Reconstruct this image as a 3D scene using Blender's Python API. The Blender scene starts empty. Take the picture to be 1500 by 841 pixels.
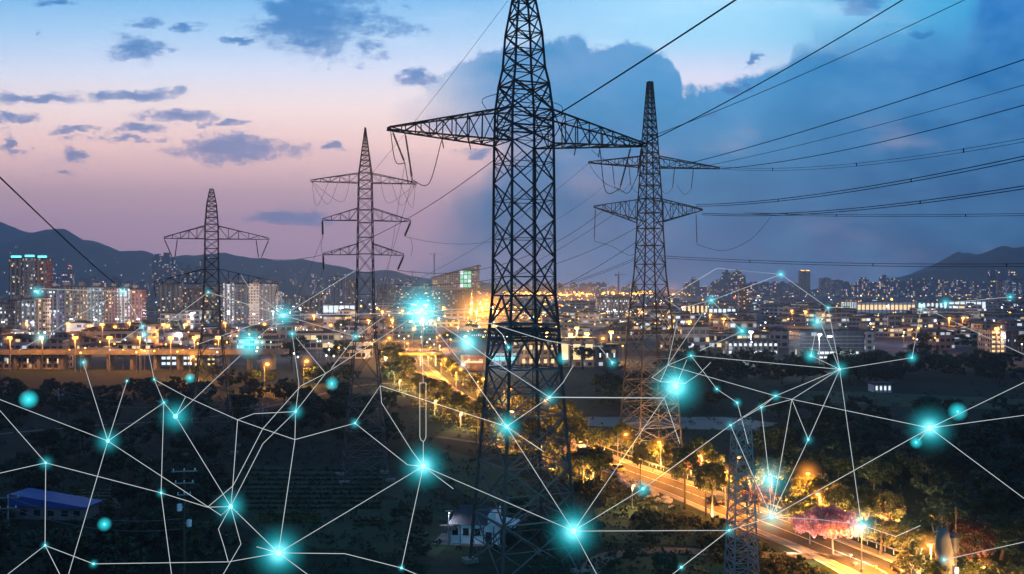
import bpy, math, random
from mathutils import Vector, Matrix
R = math.radians
rnd = random.Random(7)
scene = bpy.context.scene
# ------------------------------------------------------------------ camera
H = 40.0                                   # height of the viewpoint above the plain
HAZE = 1.2e-4
cam_data = bpy.data.cameras.new('camera')
cam_data.lens = 36; cam_data.sensor_width = 36
cam_data.clip_start = 0.5; cam_data.clip_end = 60000
cam = bpy.data.objects.new('camera', cam_data)
scene.collection.objects.link(cam)
cam.location = (0, 0, H); cam.rotation_euler = (R(90), 0, 0)
scene.camera = cam
scene.render.engine = 'CYCLES'
scene.cycles.use_denoising = True
try:
    scene.cycles.denoiser = 'OPENIMAGEDENOISE'
    scene.cycles.denoising_input_passes = 'RGB_ALBEDO_NORMAL'
except Exception:
    pass
scene.cycles.max_bounces = 4
scene.cycles.diffuse_bounces = 2
scene.cycles.glossy_bounces = 2
scene.cycles.transmission_bounces = 2
scene.cycles.transparent_max_bounces = 16
scene.cycles.volume_bounces = 0
scene.cycles.sample_clamp_indirect = 4.0
scene.cycles.sample_clamp_direct = 0.0
scene.cycles.volume_step_rate = 1.0
scene.cycles.volume_max_steps = 64
scene.cycles.use_adaptive_sampling = False
vs = scene.view_settings
vs.view_transform = 'Standard'; vs.look = 'None'; vs.gamma = 1.0; vs.exposure = 0.0
vs.use_curve_mapping = False

def lin(r, g, b):
    f = lambda c: (c / 255 / 12.92) if c / 255 <= 0.04045 else ((c / 255 + 0.055) / 1.055) ** 2.4
    return (f(r), f(g), f(b), 1.0)

# ------------------------------------------------------------------ world: dusk sky with afterglow and clouds
world = bpy.data.worlds.new('World'); scene.world = world
world.use_nodes = True
NT = world.node_tree; NT.nodes.clear()
def N(kind, nt=None, **kw):
    n = (nt or NT).nodes.new(kind)
    for k, v in kw.items(): setattr(n, k, v)
    return n
def put(nt, sock, v):
    if isinstance(v, bpy.types.NodeSocket): nt.links.new(v, sock)
    else: sock.default_value = v
def M_(op, *a, nt=None, clamp=False):
    nt = nt or NT
    n = nt.nodes.new('ShaderNodeMath'); n.operation = op; n.use_clamp = clamp
    for i, v in enumerate(a): put(nt, n.inputs[i], v)
    return n.outputs[0]
def SS(v, a, b, nt=None):
    nt = nt or NT
    n = nt.nodes.new('ShaderNodeMapRange'); n.interpolation_type = 'SMOOTHSTEP'
    put(nt, n.inputs['Value'], v); put(nt, n.inputs['From Min'], a); put(nt, n.inputs['From Max'], b)
    return n.outputs['Result']
def MIX(f, a, b, nt=None, mode='MIX'):
    nt = nt or NT
    n = nt.nodes.new('ShaderNodeMix'); n.data_type = 'RGBA'; n.blend_type = mode
    put(nt, n.inputs[0], f); put(nt, n.inputs[6], a); put(nt, n.inputs[7], b)
    return n.outputs[2]
def RAMP(fac, stops, nt=None, interp='LINEAR'):
    nt = nt or NT
    n = nt.nodes.new('ShaderNodeValToRGB'); n.color_ramp.interpolation = interp
    e = n.color_ramp.elements
    while len(e) < len(stops): e.new(0.5)
    for q, (p, c) in zip(e, stops): q.position = p; q.color = c
    put(nt, n.inputs[0], fac)
    return n.outputs[0]

tc = N('ShaderNodeTexCoord')
sep = N('ShaderNodeSeparateXYZ'); NT.links.new(tc.outputs['Generated'], sep.inputs[0])
dx, dy, dz = sep.outputs
fwd = M_('MAXIMUM', dy, 0.12)
u = M_('DIVIDE', dx, fwd)                  # tangent of the azimuth
v = M_('DIVIDE', dz, fwd)                  # tangent of the elevation
uvc = N('ShaderNodeCombineXYZ'); put(NT, uvc.inputs[0], u); put(NT, uvc.inputs[1], v)
UV = uvc.outputs[0]
def U(x): return (x - 750) / 1500
def V(y): return (420.5 - y) / 1500
V0, V1 = -0.06, 1.3
def vp(y): return (V(y) - V0) / (V1 - V0)
vfac = M_('DIVIDE', M_('SUBTRACT', v, V0), V1 - V0)
def vramp(rows): return RAMP(vfac, [(vp(y), lin(*c)) for y, c in rows])
glow_sky = vramp([(440, (150, 124, 152)), (390, (163, 134, 162)), (330, (180, 144, 168)), (270, (210, 170, 178)), (215, (228, 191, 190)),
                  (160, (219, 201, 206)), (100, (192, 199, 219)), (50, (152, 184, 212)), (0, (112, 164, 204)), (-250, (40, 92, 150)), (-1200, (12, 26, 52))])
blue_sky = vramp([(440, (118, 112, 146)), (390, (100, 106, 146)), (330, (80, 108, 150)), (270, (68, 116, 160)), (200, (60, 124, 170)),
                  (130, (58, 130, 178)), (75, (50, 126, 174)), (0, (44, 132, 182)), (-250, (30, 84, 142)), (-1200, (10, 24, 50))])
deep_sky = vramp([(440, (40, 80, 120)), (390, (26, 76, 118)), (330, (16, 80, 128)), (270, (10, 84, 134)), (200, (6, 90, 144)),
                  (130, (4, 94, 152)), (75, (2, 96, 158)), (0, (0, 96, 164)), (-250, (4, 62, 124)), (-1200, (8, 20, 46))])
def noise(scale, detail=6, rough=0.6, vec=UV, off=(0, 0, 0), stretch=(1, 1, 1)):
    mp = N('ShaderNodeMapping'); put(NT, mp.inputs[0], vec); mp.inputs['Location'].default_value = off; mp.inputs['Scale'].default_value = stretch
    n = N('ShaderNodeTexNoise'); n.inputs['Scale'].default_value = scale; n.inputs['Detail'].default_value = detail; n.inputs['Roughness'].default_value = rough
    NT.links.new(mp.outputs[0], n.inputs['Vector'])
    return M_('SUBTRACT', n.outputs[0], 0.5)
n_big = noise(9, 3, 0.5)
n_mid = noise(26, 8, 0.62, off=(3, 1, 0))
n_soft = noise(5, 4, 0.5, off=(8, 2, 0), stretch=(1, 2.4, 1))
# cloud bank: everything under a billowing upper edge and to the right of a soft left edge
def curve(fac, pts, a, b):
    n = N('ShaderNodeFloatCurve'); c = n.mapping.curves[0]
    ps = [((p - a) / (b - a), q) for p, q in pts]
    while len(c.points) < len(ps): c.points.new(0.5, 0.5)
    for pt, (p, q) in zip(c.points, ps): pt.location = (p, q); pt.handle_type = 'AUTO_CLAMPED'
    n.mapping.update()
    put(NT, n.inputs['Value'], M_('DIVIDE', M_('SUBTRACT', fac, a), b - a, clamp=True))
    return n.outputs[0]
top = curve(u, [(U(x), V(y) / 0.4) for x, y in ((560, 165), (600, 142), (650, 112), (700, 82), (760, 66), (850, 60), (868, 70), (905, 66), (960, 78), (992, 100), (1004, 132), (1050, 130),
                (1095, 116), (1150, 104), (1166, 74), (1260, 58), (1405, 46), (1428, 8), (1450, -60), (1600, -140))], U(560), U(1600))
edge_top = M_('SUBTRACT', M_('MULTIPLY', top, 0.4), v)
n_fine = noise(70, 9, 0.7, off=(5, 5, 0))
edge_top = M_('ADD', edge_top, M_('ADD', M_('MULTIPLY', n_mid, 0.050), M_('ADD', M_('MULTIPLY', n_big, 0.020), M_('MULTIPLY', n_fine, 0.016))))
soft_top = M_('ADD', 0.0045, M_('MULTIPLY', SS(u, U(1120), U(1260)), 0.03))
m_top = SS(edge_top, M_('MULTIPLY', soft_top, -1.0), soft_top)
left = curve(v, [(V(y), (U(x) + 0.3) / 0.6) for y, x in ((470, 540), (420, 585), (370, 645), (310, 652), (285, 668), (262, 695), (222, 722), (206, 700), (185, 600), (150, 560), (60, 555))], V(470), V(60))
edge_left = M_('SUBTRACT', u, M_('SUBTRACT', M_('MULTIPLY', left, 0.6), 0.3))
edge_left = M_('ADD', edge_left, M_('ADD', M_('MULTIPLY', n_big, 0.05), M_('MULTIPLY', n_mid, 0.045)))
m_left = SS(edge_left, -0.020, 0.040)
m_left = MIX(SS(v, V(215), V(150)), m_left, M_('MULTIPLY', SS(edge_left, -0.02, 0.14), 1.0))
bank = M_('MULTIPLY', m_top, m_left)
bank = M_('MULTIPLY', bank, M_('SUBTRACT', 1.0, M_('MULTIPLY', SS(n_soft, 0.02, 0.25), 0.35)))
blue = MIX(SS(u, U(960), U(1480)), blue_sky, deep_sky)
blue = MIX(1.0, blue, (0.80, 0.97, 0.95, 1), mode='MULTIPLY')
# the thin teal veil at the upper right
open_right = MIX(SS(u, U(930), U(1400)), glow_sky, (0.12, 0.47, 0.66, 1))
open_right = MIX(M_('MULTIPLY', SS(v, V(190), V(110)), SS(u, U(680), U(1000))), glow_sky, MIX(SS(u, U(1050), U(1420)), MIX(SS(v, V(130), V(45)), lin(200, 198, 220), lin(142, 192, 218)), lin(56, 148, 190)))
shade = M_('ADD', M_('MULTIPLY', noise(12, 7, 0.6, off=(6, 3, 0), stretch=(1, 1.7, 1)), 1.5), M_('MULTIPLY', SS(edge_top, 0.10, 0.0), 0.10))
blue = MIX(M_('MULTIPLY', SS(shade, -0.30, 0.35), 0.42), blue, MIX(SS(u, U(620), U(1100)), lin(150, 156, 192), lin(88, 150, 196)))
open_right = MIX(SS(v, V(60), V(170)), open_right, MIX(1.0, open_right, (1.19, 1.14, 1.00, 1), mode='MULTIPLY'))
sky = MIX(bank, open_right, blue)
sky = MIX(M_('MULTIPLY', SS(u, U(1180), U(1700)), SS(v, V(120), V(-300))), sky, deep_sky)
# small ragged clouds on the left
clouds = [(470, 35, 92, 40), (425, 22, 44, 40), (545, 72, 30, 18), (520, 30, 30, 14), (205, 70, 38, 17), (212, 38, 26, 11), (276, 41, 20, 7), (66, 48, 9, 6), (352, 219, 90, 19), (318, 216, 46, 12),
          (45, 143, 75, 9), (195, 140, 70, 9), (252, 168, 56, 9), (200, 189, 42, 8), (190, 204, 60, 5), (118, 191, 30, 6), (15, 209, 14, 17), (112, 224, 20, 10), (85, 255, 14, 4), (10, 174, 28, 7),
          (325, 182, 24, 4), (493, 216, 22, 6), (425, 318, 56, 7), (350, 61, 20, 4), (85, 3, 20, 5), (610, 112, 34, 12), (695, 228, 24, 9), (1075, 128, 12, 8), (1112, 88, 8, 7), (1348, 52, 18, 5), (1255, 6, 30, 14), (1050, 170, 6, 3)]
wn = N('ShaderNodeTexNoise'); wn.inputs['Scale'].default_value = 34; wn.inputs['Detail'].default_value = 7; wn.inputs['Roughness'].default_value = 0.62
wmap = N('ShaderNodeMapping'); put(NT, wmap.inputs[0], UV); wmap.inputs['Scale'].default_value = (0.8, 1.7, 1); NT.links.new(wmap.outputs[0], wn.inputs['Vector'])
wa = N('ShaderNodeVectorMath', operation='SUBTRACT'); NT.links.new(wn.outputs['Color'], wa.inputs[0]); wa.inputs[1].default_value = (0.5, 0.5, 0.5)
wb = N('ShaderNodeVectorMath', operation='MULTIPLY'); NT.links.new(wa.outputs[0], wb.inputs[0]); wb.inputs[1].default_value = (0.085, 0.026, 0.0)
wc = N('ShaderNodeVectorMath', operation='ADD'); put(NT, wc.inputs[0], UV); NT.links.new(wb.outputs[0], wc.inputs[1])
WUV = wc.outputs[0]
field = None
for x, y, rx, ry in clouds:
    a = N('ShaderNodeVectorMath', operation='SUBTRACT'); NT.links.new(WUV, a.inputs[0]); a.inputs[1].default_value = (U(x), V(y), 0)
    b = N('ShaderNodeVectorMath', operation='MULTIPLY'); NT.links.new(a.outputs[0], b.inputs[0]); b.inputs[1].default_value = (1500 / (rx * 1.16), 1500 / (ry * 1.22), 0)
    c = N('ShaderNodeVectorMath', operation='LENGTH'); NT.links.new(b.outputs[0], c.inputs[0])
    field = c.outputs['Value'] if field is None else M_('MINIMUM', field, c.outputs['Value'])
n_rag = noise(44, 11, 0.72, off=(1, 7, 0), stretch=(1, 1.8, 1))
n_rag2 = noise(12, 5, 0.6, off=(4, 7, 0), stretch=(1, 2.2, 1))
ragged = M_('ADD', field, M_('ADD', M_('MULTIPLY', n_rag, 2.2), M_('MULTIPLY', n_rag2, 2.2)))
m_small = SS(ragged, 1.18, M_('ADD', 0.55, M_('MULTIPLY', n_soft, 1.4)))
m_core = SS(ragged, 1.0, 0.15)
c_small = MIX(SS(v, V(300), V(60)), lin(104, 120, 164), lin(26, 100, 158))
c_small = MIX(M_('ADD', 0.10, M_('MULTIPLY', M_('SUBTRACT', 1.0, m_core), 0.40)), c_small, sky)
sky = MIX(M_('MULTIPLY', m_small, 0.94), sky, c_small)
# faint streaks
n_str = noise(7, 7, 0.6, off=(2, 9, 0), stretch=(1, 5, 1))
sky = MIX(M_('MULTIPLY', M_('MULTIPLY', SS(n_str, 0.02, 0.25), 0.22), M_('SUBTRACT', 1.0, bank)), sky, MIX(SS(v, V(300), V(100)), lin(150, 132, 172), lin(200, 216, 232)))
# away from the afterglow the dome is a dark dusk blue
back = RAMP(M_('ADD', M_('MULTIPLY', dz, 0.5), 0.5), [(0.0, (0.004, 0.006, 0.012, 1)), (0.49, (0.006, 0.012, 0.028, 1)), (0.52, (0.060, 0.150, 0.31, 1)), (1.0, (0.018, 0.066, 0.165, 1))])
sky = MIX(SS(dy, 0.30, 0.62), back, sky)
sky = MIX(SS(dz, 0.33, 0.62), sky, back)
sky = MIX(SS(dz, -0.02, -0.06), sky, (0.010, 0.012, 0.020, 1))
bg = N('ShaderNodeBackground'); put(NT, bg.inputs[0], sky); bg.inputs[1].default_value = 2.02
nish = N('ShaderNodeTexSky', sky_type='NISHITA'); nish.sun_disc = False
nish.sun_elevation = R(0.5); nish.sun_rotation = R(-18); nish.altitude = 100
bg2 = N('ShaderNodeBackground'); NT.links.new(nish.outputs[0], bg2.inputs[0]); bg2.inputs[1].default_value = 0.004
add = N('ShaderNodeAddShader'); NT.links.new(bg.outputs[0], add.inputs[0]); NT.links.new(bg2.outputs[0], add.inputs[1])
wo = N('ShaderNodeOutputWorld'); NT.links.new(add.outputs[0], wo.inputs[0])
# last glow of the sun, just under the pink part of the sky
sun_data = bpy.data.lights.new('sun', 'SUN'); sun_data.energy = 0.04; sun_data.angle = R(12); sun_data.color = (1.0, 0.72, 0.66)
sun = bpy.data.objects.new('sun', sun_data); scene.collection.objects.link(sun)
sun.rotation_euler = Vector((0.30, -0.95, -0.10)).to_track_quat('-Z', 'Y').to_euler()

# ------------------------------------------------------------------ helpers
col = scene.collection
def G(x, y, z=0.0):
    """ground point seen at a place of the photograph"""
    D = H * 1500 / (y - 420.5)
    return Vector(((x - 750) / 1500 * D, D, z))
def P(x, y, D):
    return Vector(((x - 750) / 1500 * D, D, H + (420.5 - y) / 1500 * D))
def tag(o, label=None, cat=None, group=None, kind=None):
    if label: o['label'] = label
    if cat: o['category'] = cat
    if group: o['group'] = group
    if kind: o['kind'] = kind
    return o
def empty(name, loc, rz=0.0):
    o = bpy.data.objects.new(name, None); col.objects.link(o)
    o.location = loc; o.rotation_euler = (0, 0, rz); o.empty_display_size = 1
    return o
def kids(o): return [c for c in bpy.data.objects if c.parent == o]
class MB:
    def __init__(s): s.v = []; s.f = []; s.mi = []; s.m = 0
    def face(s, pts):
        k = len(s.v); s.v += [tuple(p) for p in pts]; s.f.append(tuple(range(k, k + len(pts)))); s.mi.append(s.m)
    def bar(s, p, q, r, r2=None, n=4, caps=True):
        p = Vector(p); q = Vector(q); d = q - p
        if d.length < 1e-6: return
        d.normalize()
        a = Vector((0, 0, 1)) if abs(d.z) < 0.9 else Vector((1, 0, 0))
        e = d.cross(a).normalized(); g = d.cross(e); r2 = r if r2 is None else r2
        k = len(s.v); off = math.pi / n
        for c, rr in ((p, r), (q, r2)):
            for i in range(n):
                t = 2 * math.pi * i / n + off
                s.v.append(tuple(c + (e * math.cos(t) + g * math.sin(t)) * rr))
        for i in range(n):
            j = (i + 1) % n
            s.f.append((k + i, k + j, k + n + j, k + n + i)); s.mi.append(s.m)
        if caps:
            s.f.append(tuple(k + i for i in reversed(range(n)))); s.f.append(tuple(k + n + i for i in range(n))); s.mi += [s.m, s.m]
    def tube(s, pts, r, n=6, caps=True):
        pts = [Vector(p) for p in pts]; k = len(s.v); m = len(pts)
        rs = r if isinstance(r, (list, tuple)) else [r] * m
        prev = None
        for i, p in enumerate(pts):
            d = (pts[min(i + 1, m - 1)] - pts[max(i - 1, 0)]).normalized()
            if prev is None:
                a = Vector((0, 0, 1)) if abs(d.z) < 0.9 else Vector((1, 0, 0))
                e = d.cross(a).normalized()
            else:
                e = (prev - d * prev.dot(d)).normalized()
            prev = e; g = d.cross(e)
            for j in range(n):
                t = 2 * math.pi * j / n
                s.v.append(tuple(p + (e * math.cos(t) + g * math.sin(t)) * rs[i]))
        for i in range(m - 1):
            for j in range(n):
                j2 = (j + 1) % n
                s.f.append((k + i * n + j, k + i * n + j2, k + (i + 1) * n + j2, k + (i + 1) * n + j)); s.mi.append(s.m)
        if caps:
            s.f.append(tuple(k + j for j in reversed(range(n)))); s.f.append(tuple(k + (m - 1) * n + j for j in range(n))); s.mi += [s.m, s.m]
    def box(s, c, d, rz=0.0):
        cx, cy, cz = c; a, b, h = d[0] / 2, d[1] / 2, d[2] / 2; k = len(s.v)
        ca, sa = math.cos(rz), math.sin(rz)
        for z in (-h, h):
            for x, y in ((-a, -b), (a, -b), (a, b), (-a, b)):
                s.v.append((cx + x * ca - y * sa, cy + x * sa + y * ca, cz + z))
        for f in ((3, 2, 1, 0), (4, 5, 6, 7), (0, 1, 5, 4), (1, 2, 6, 5), (2, 3, 7, 6), (3, 0, 4, 7)):
            s.f.append(tuple(k + i for i in f)); s.mi.append(s.m)
    def prism(s, pts, z0, z1):
        k = len(s.v); n = len(pts)
        s.v += [(x, y, z0) for x, y in pts] + [(x, y, z1) for x, y in pts]
        s.f += [tuple(k + i for i in reversed(range(n))), tuple(k + n + i for i in range(n))]; s.mi += [s.m, s.m]
        for i in range(n):
            j = (i + 1) % n; s.f.append((k + i, k + j, k + n + j, k + n + i)); s.mi.append(s.m)
    def prism_y(s, pts, y0, y1):
        k = len(s.v); n = len(pts)
        s.v += [(x, y0, z) for x, z in pts] + [(x, y1, z) for x, z in pts]
        s.f += [tuple(k + i for i in range(n)), tuple(k + n + i for i in reversed(range(n)))]; s.mi += [s.m, s.m]
        for i in range(n):
            j = (i + 1) % n; s.f.append((k + j, k + i, k + n + i, k + n + j)); s.mi.append(s.m)
    def lathe(s, prof, n=12, c=(0, 0, 0)):
        k = len(s.v); m = len(prof)
        for r, z in prof:
            for j in range(n):
                t = 2 * math.pi * j / n; s.v.append((c[0] + r * math.cos(t), c[1] + r * math.sin(t), c[2] + z))
        for i in range(m - 1):
            for j in range(n):
                j2 = (j + 1) % n; s.f.append((k + i * n + j, k + i * n + j2, k + (i + 1) * n + j2, k + (i + 1) * n + j)); s.mi.append(s.m)
        s.f.append(tuple(k + j for j in reversed(range(n)))); s.f.append(tuple(k + (m - 1) * n + j for j in range(n))); s.mi += [s.m, s.m]
    def ball(s, c, r, n=10, m=6, sz=1.0):
        s.lathe([(max(1e-3, r * math.sin(math.pi * i / m)), -r * sz * math.cos(math.pi * i / m)) for i in range(m + 1)], n, c)
    def mesh(s, name, mats, smooth=False):
        me = bpy.data.meshes.new(name); me.from_pydata(s.v, [], s.f)
        for m in (mats if isinstance(mats, (list, tuple)) else [mats]): me.materials.append(m)
        if any(s.mi): me.polygons.foreach_set('material_index', s.mi)
        if smooth: me.polygons.foreach_set('use_smooth', [True] * len(s.f))
        me.update()
        return me
    def build(s, name, mats, parent=None, smooth=False, loc=None, rz=0.0):
        o = bpy.data.objects.new(name, s.mesh(name, mats, smooth)); col.objects.link(o)
        if parent: o.parent = parent
        if loc is not None: o.location = loc; o.rotation_euler = (0, 0, rz)
        return o
def inst(name, me, parent=None, loc=(0, 0, 0), rz=0.0, sc=None):
    o = bpy.data.objects.new(name, me); col.objects.link(o); o.location = loc; o.rotation_euler = (0, 0, rz)
    if parent: o.parent = parent
    if sc: o.scale = sc if isinstance(sc, tuple) else (sc, sc, sc)
    return o

# ------------------------------------------------------------------ materials
def mat(name, c, rough=0.7, metal=0.0, var=0.25, scale=0.6, c2=None, bump=0.0, detail=5, trans=0.0, rand=0.0):
    m = bpy.data.materials.new(name); m.use_nodes = True; nt = m.node_tree
    b = nt.nodes['Principled BSDF']; b.inputs['Roughness'].default_value = rough; b.inputs['Metallic'].default_value = metal
    b.inputs['Specular IOR Level'].default_value = 0.3
    t = N('ShaderNodeTexCoord', nt); n = N('ShaderNodeTexNoise', nt); n.inputs['Scale'].default_value = scale; n.inputs['Detail'].default_value = detail
    nt.links.new(t.outputs['Object'], n.inputs['Vector'])
    c2 = c2 or tuple(x * (1 - var) for x in c)
    cc = RAMP(n.outputs[0], [(0.32, (*c2, 1)), (0.68, (*c, 1))], nt)
    if rand:
        oi = N('ShaderNodeObjectInfo', nt); hs = N('ShaderNodeHueSaturation', nt)
        put(nt, hs.inputs['Value'], M_('ADD', 1 - rand, M_('MULTIPLY', oi.outputs['Random'], 2 * rand, nt=nt), nt=nt))
        put(nt, hs.inputs['Hue'], M_('ADD', 0.5 - rand * 0.06, M_('MULTIPLY', oi.outputs['Random'], rand * 0.12, nt=nt), nt=nt))
        nt.links.new(cc, hs.inputs['Color']); cc = hs.outputs[0]
    nt.links.new(cc, b.inputs['Base Color'])
    if bump:
        bp = N('ShaderNodeBump', nt); bp.inputs['Strength'].default_value = bump; bp.inputs['Distance'].default_value = 0.4
        nt.links.new(n.outputs[0], bp.inputs['Height']); nt.links.new(bp.outputs[0], b.inputs['Normal'])
    if trans:
        tr = N('ShaderNodeBsdfTranslucent', nt); nt.links.new(cc, tr.inputs[0]); mx = N('ShaderNodeMixShader', nt); mx.inputs[0].default_value = trans
        nt.links.new(b.outputs[0], mx.inputs[1]); nt.links.new(tr.outputs[0], mx.inputs[2])
        nt.links.new(mx.outputs[0], nt.nodes['Material Output'].inputs['Surface'])
    return m
def emit(name, c, s, sampled=False):
    m = bpy.data.materials.new(name); m.use_nodes = True; nt = m.node_tree; nt.nodes.clear()
    e = N('ShaderNodeEmission', nt); e.inputs[0].default_value = (*c, 1); e.inputs[1].default_value = s
    o = N('ShaderNodeOutputMaterial', nt); nt.links.new(e.outputs[0], o.inputs[0])
    m.cycles.emission_sampling = 'AUTO' if sampled else 'NONE'
    return m
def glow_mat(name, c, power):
    """halo: volume emission that fades from the middle of a unit ball to its rim"""
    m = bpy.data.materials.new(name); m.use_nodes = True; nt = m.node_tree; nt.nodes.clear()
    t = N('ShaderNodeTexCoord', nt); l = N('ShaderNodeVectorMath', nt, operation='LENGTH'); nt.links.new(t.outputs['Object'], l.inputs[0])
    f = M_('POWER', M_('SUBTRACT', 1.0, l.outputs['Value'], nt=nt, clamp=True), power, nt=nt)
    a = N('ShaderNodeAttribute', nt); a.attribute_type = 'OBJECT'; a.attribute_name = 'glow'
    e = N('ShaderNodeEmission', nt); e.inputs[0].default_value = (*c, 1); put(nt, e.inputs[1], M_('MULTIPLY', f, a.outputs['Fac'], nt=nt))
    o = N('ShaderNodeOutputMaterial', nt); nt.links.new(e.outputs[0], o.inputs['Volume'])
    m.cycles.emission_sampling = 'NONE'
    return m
def window_mat(name, wall, cw, ch, lit, warm, cool, strength, warmth=0.5, fx=(0.18, 0.82), fz=(0.25, 0.8), glass=(0.02, 0.03, 0.04)):
    m = bpy.data.materials.new(name); m.use_nodes = True; nt = m.node_tree
    b = nt.nodes['Principled BSDF']; b.inputs['Specular IOR Level'].default_value = 0.25
    t = N('ShaderNodeTexCoord', nt); s = N('ShaderNodeSeparateXYZ', nt); nt.links.new(t.outputs['Object'], s.inputs[0])
    sn = N('ShaderNodeSeparateXYZ', nt); nt.links.new(t.outputs['Normal'], sn.inputs[0])
    m_ = lambda op, *a: M_(op, *a, nt=nt)
    side = m_('GREATER_THAN', m_('ABSOLUTE', sn.outputs[0]), 0.6)
    flat = m_('LESS_THAN', m_('ABSOLUTE', sn.outputs[2]), 0.5)
    uu = m_('ADD', m_('MULTIPLY', s.outputs[1], side), m_('MULTIPLY', s.outputs[0], m_('SUBTRACT', 1.0, side)))
    uu = m_('DIVIDE', m_('ADD', uu, 1000.0), cw); vv = m_('DIVIDE', s.outputs[2], ch)
    fu = m_('FRACT', uu); fv = m_('FRACT', vv)
    inside = m_('MULTIPLY', m_('MULTIPLY', m_('GREATER_THAN', fu, fx[0]), m_('LESS_THAN', fu, fx[1])), m_('MULTIPLY', m_('GREATER_THAN', fv, fz[0]), m_('LESS_THAN', fv, fz[1])))
    inside = m_('MULTIPLY', inside, flat)
    oi = N('ShaderNodeObjectInfo', nt)
    cv = N('ShaderNodeCombineXYZ', nt); put(nt, cv.inputs[0], m_('FLOOR', uu)); put(nt, cv.inputs[1], m_('FLOOR', vv)); put(nt, cv.inputs[2], m_('ADD', m_('MULTIPLY', oi.outputs['Random'], 97.0), m_('MULTIPLY', side, 13.0)))
    wn = N('ShaderNodeTexWhiteNoise', nt, noise_dimensions='3D'); nt.links.new(cv.outputs[0], wn.inputs['Vector'])
    on = m_('LESS_THAN', wn.outputs['Value'], lit)
    ws = N('ShaderNodeSeparateXYZ', nt); nt.links.new(wn.outputs['Color'], ws.inputs[0])
    lc = MIX(m_('LESS_THAN', ws.outputs[1], warmth), (*cool, 1), (*warm, 1), nt)
    n = N('ShaderNodeTexNoise', nt); n.inputs['Scale'].default_value = 0.25; n.inputs['Detail'].default_value = 4; nt.links.new(t.outputs['Object'], n.inputs['Vector'])
    wc = RAMP(n.outputs[0], [(0.3, (*(x * 0.7 for x in wall), 1)), (0.7, (*wall, 1))], nt)
    hs = N('ShaderNodeHueSaturation', nt); nt.links.new(wc, hs.inputs['Color']); put(nt, hs.inputs['Value'], m_('ADD', 0.65, m_('MULTIPLY', oi.outputs['Random'], 0.7)))
    put(nt, b.inputs['Base Color'], MIX(inside, hs.outputs[0], (*glass, 1), nt))
    put(nt, b.inputs['Roughness'], m_('SUBTRACT', 0.75, m_('MULTIPLY', inside, 0.5)))
    put(nt, b.inputs['Emission Color'], lc)
    put(nt, b.inputs['Emission Strength'], m_('MULTIPLY', m_('MULTIPLY', inside, on), m_('MULTIPLY', m_('ADD', 0.25, ws.outputs[2]), strength)))
    m.cycles.emission_sampling = 'NONE'
    return m
WARM, COOL, SODIUM = (1.0, 0.72, 0.36), (0.78, 0.90, 1.0), (1.0, 0.34, 0.042)
S = {}
S['steel'] = mat('weathered_steel', (0.055, 0.055, 0.058), 0.7, 0.1, 0.5, 0.5)
S['galv'] = mat('galvanised_steel', (0.24, 0.25, 0.27), 0.55, 0.3, 0.4, 0.6)
S['cable'] = mat('cable_black', (0.012, 0.012, 0.013), 0.9)
S['cable'].node_tree.nodes['Principled BSDF'].inputs['Specular IOR Level'].default_value = 0.0
S['galv_dark'] = mat('dull_galvanised_steel', (0.115, 0.12, 0.13), 0.65, 0.1, 0.5, 0.5)
S['insul'] = mat('insulator_glaze', (0.05, 0.03, 0.025), 0.3)
S['concrete'] = mat('concrete', (0.17, 0.165, 0.16), 0.85, 0, 0.35, 0.5, bump=0.2)
S['asphalt'] = mat('asphalt', (0.036, 0.034, 0.032), 0.8, 0, 0.35, 0.35, bump=0.1)
S['kerb'] = mat('kerb_stone', (0.17, 0.165, 0.155), 0.85)
S['paint'] = mat('road_paint', (0.7, 0.7, 0.68), 0.7, 0, 0.3, 2.0)
S['field'] = mat('field_grass', (0.022, 0.046, 0.020), 0.95, 0, 0.6, 0.12, bump=0.3, detail=9)
S['lawn'] = mat('lawn_grass', (0.034, 0.070, 0.022), 0.95, 0, 0.5, 0.25, detail=9)
S['dirt'] = mat('pale_dirt', (0.16, 0.13, 0.10), 0.95, 0, 0.5, 0.5, bump=0.3, detail=8)
S['hill'] = mat('hill_forest', (0.026, 0.046, 0.034), 1.0, 0, 0.85, 0.012, detail=12, bump=1.0)
S['bark'] = mat('bark', (0.07, 0.055, 0.04), 0.9, 0, 0.5, 3)
S['leaf'] = mat('leaf_green', (0.115, 0.120, 0.045), 0.65, 0, 0.5, 0.7, trans=0.35, rand=0.30)
S['leaf_dark'] = mat('leaf_dark', (0.018, 0.042, 0.023), 0.7, 0, 0.5, 0.5, trans=0.15, rand=0.30)
S['leaf_yellow'] = mat('leaf_yellow_green', (0.12, 0.13, 0.022), 0.6, 0, 0.4, 0.7, trans=0.3, rand=0.15)
S['leaf_pink'] = mat('blossom_pink', (0.66, 0.27, 0.30), 0.7, 0, 0.45, 0.8, c2=(0.40, 0.15, 0.17), trans=0.4)
S['leaf_red'] = mat('leaf_red_brown', (0.085, 0.030, 0.020), 0.7, 0, 0.4, 0.6, trans=0.2)
S['white'] = mat('whitewash', (0.78, 0.78, 0.82), 0.8, 0, 0.3, 0.8)
S['tin'] = mat('dark_tin', (0.07, 0.07, 0.085), 0.5, 0.3, 0.35, 0.8)
S['blue'] = mat('blue_sheet', (0.018, 0.085, 0.33), 0.5, 0, 0.3, 0.4)
S['dark'] = mat('dark_trim', (0.02, 0.02, 0.024), 0.6)
S['rock'] = mat('pale_rock', (0.34, 0.31, 0.27), 0.9, 0, 0.5, 1.2, bump=0.4)
S['roof'] = mat('roof_felt', (0.05, 0.05, 0.055), 0.9, 0, 0.4, 0.2)
S['glass'] = mat('dark_glass', (0.02, 0.025, 0.03), 0.15)
S['bulb_orange'] = emit('sodium_bulb', (1.0, 0.42, 0.06), 7.0)
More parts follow.
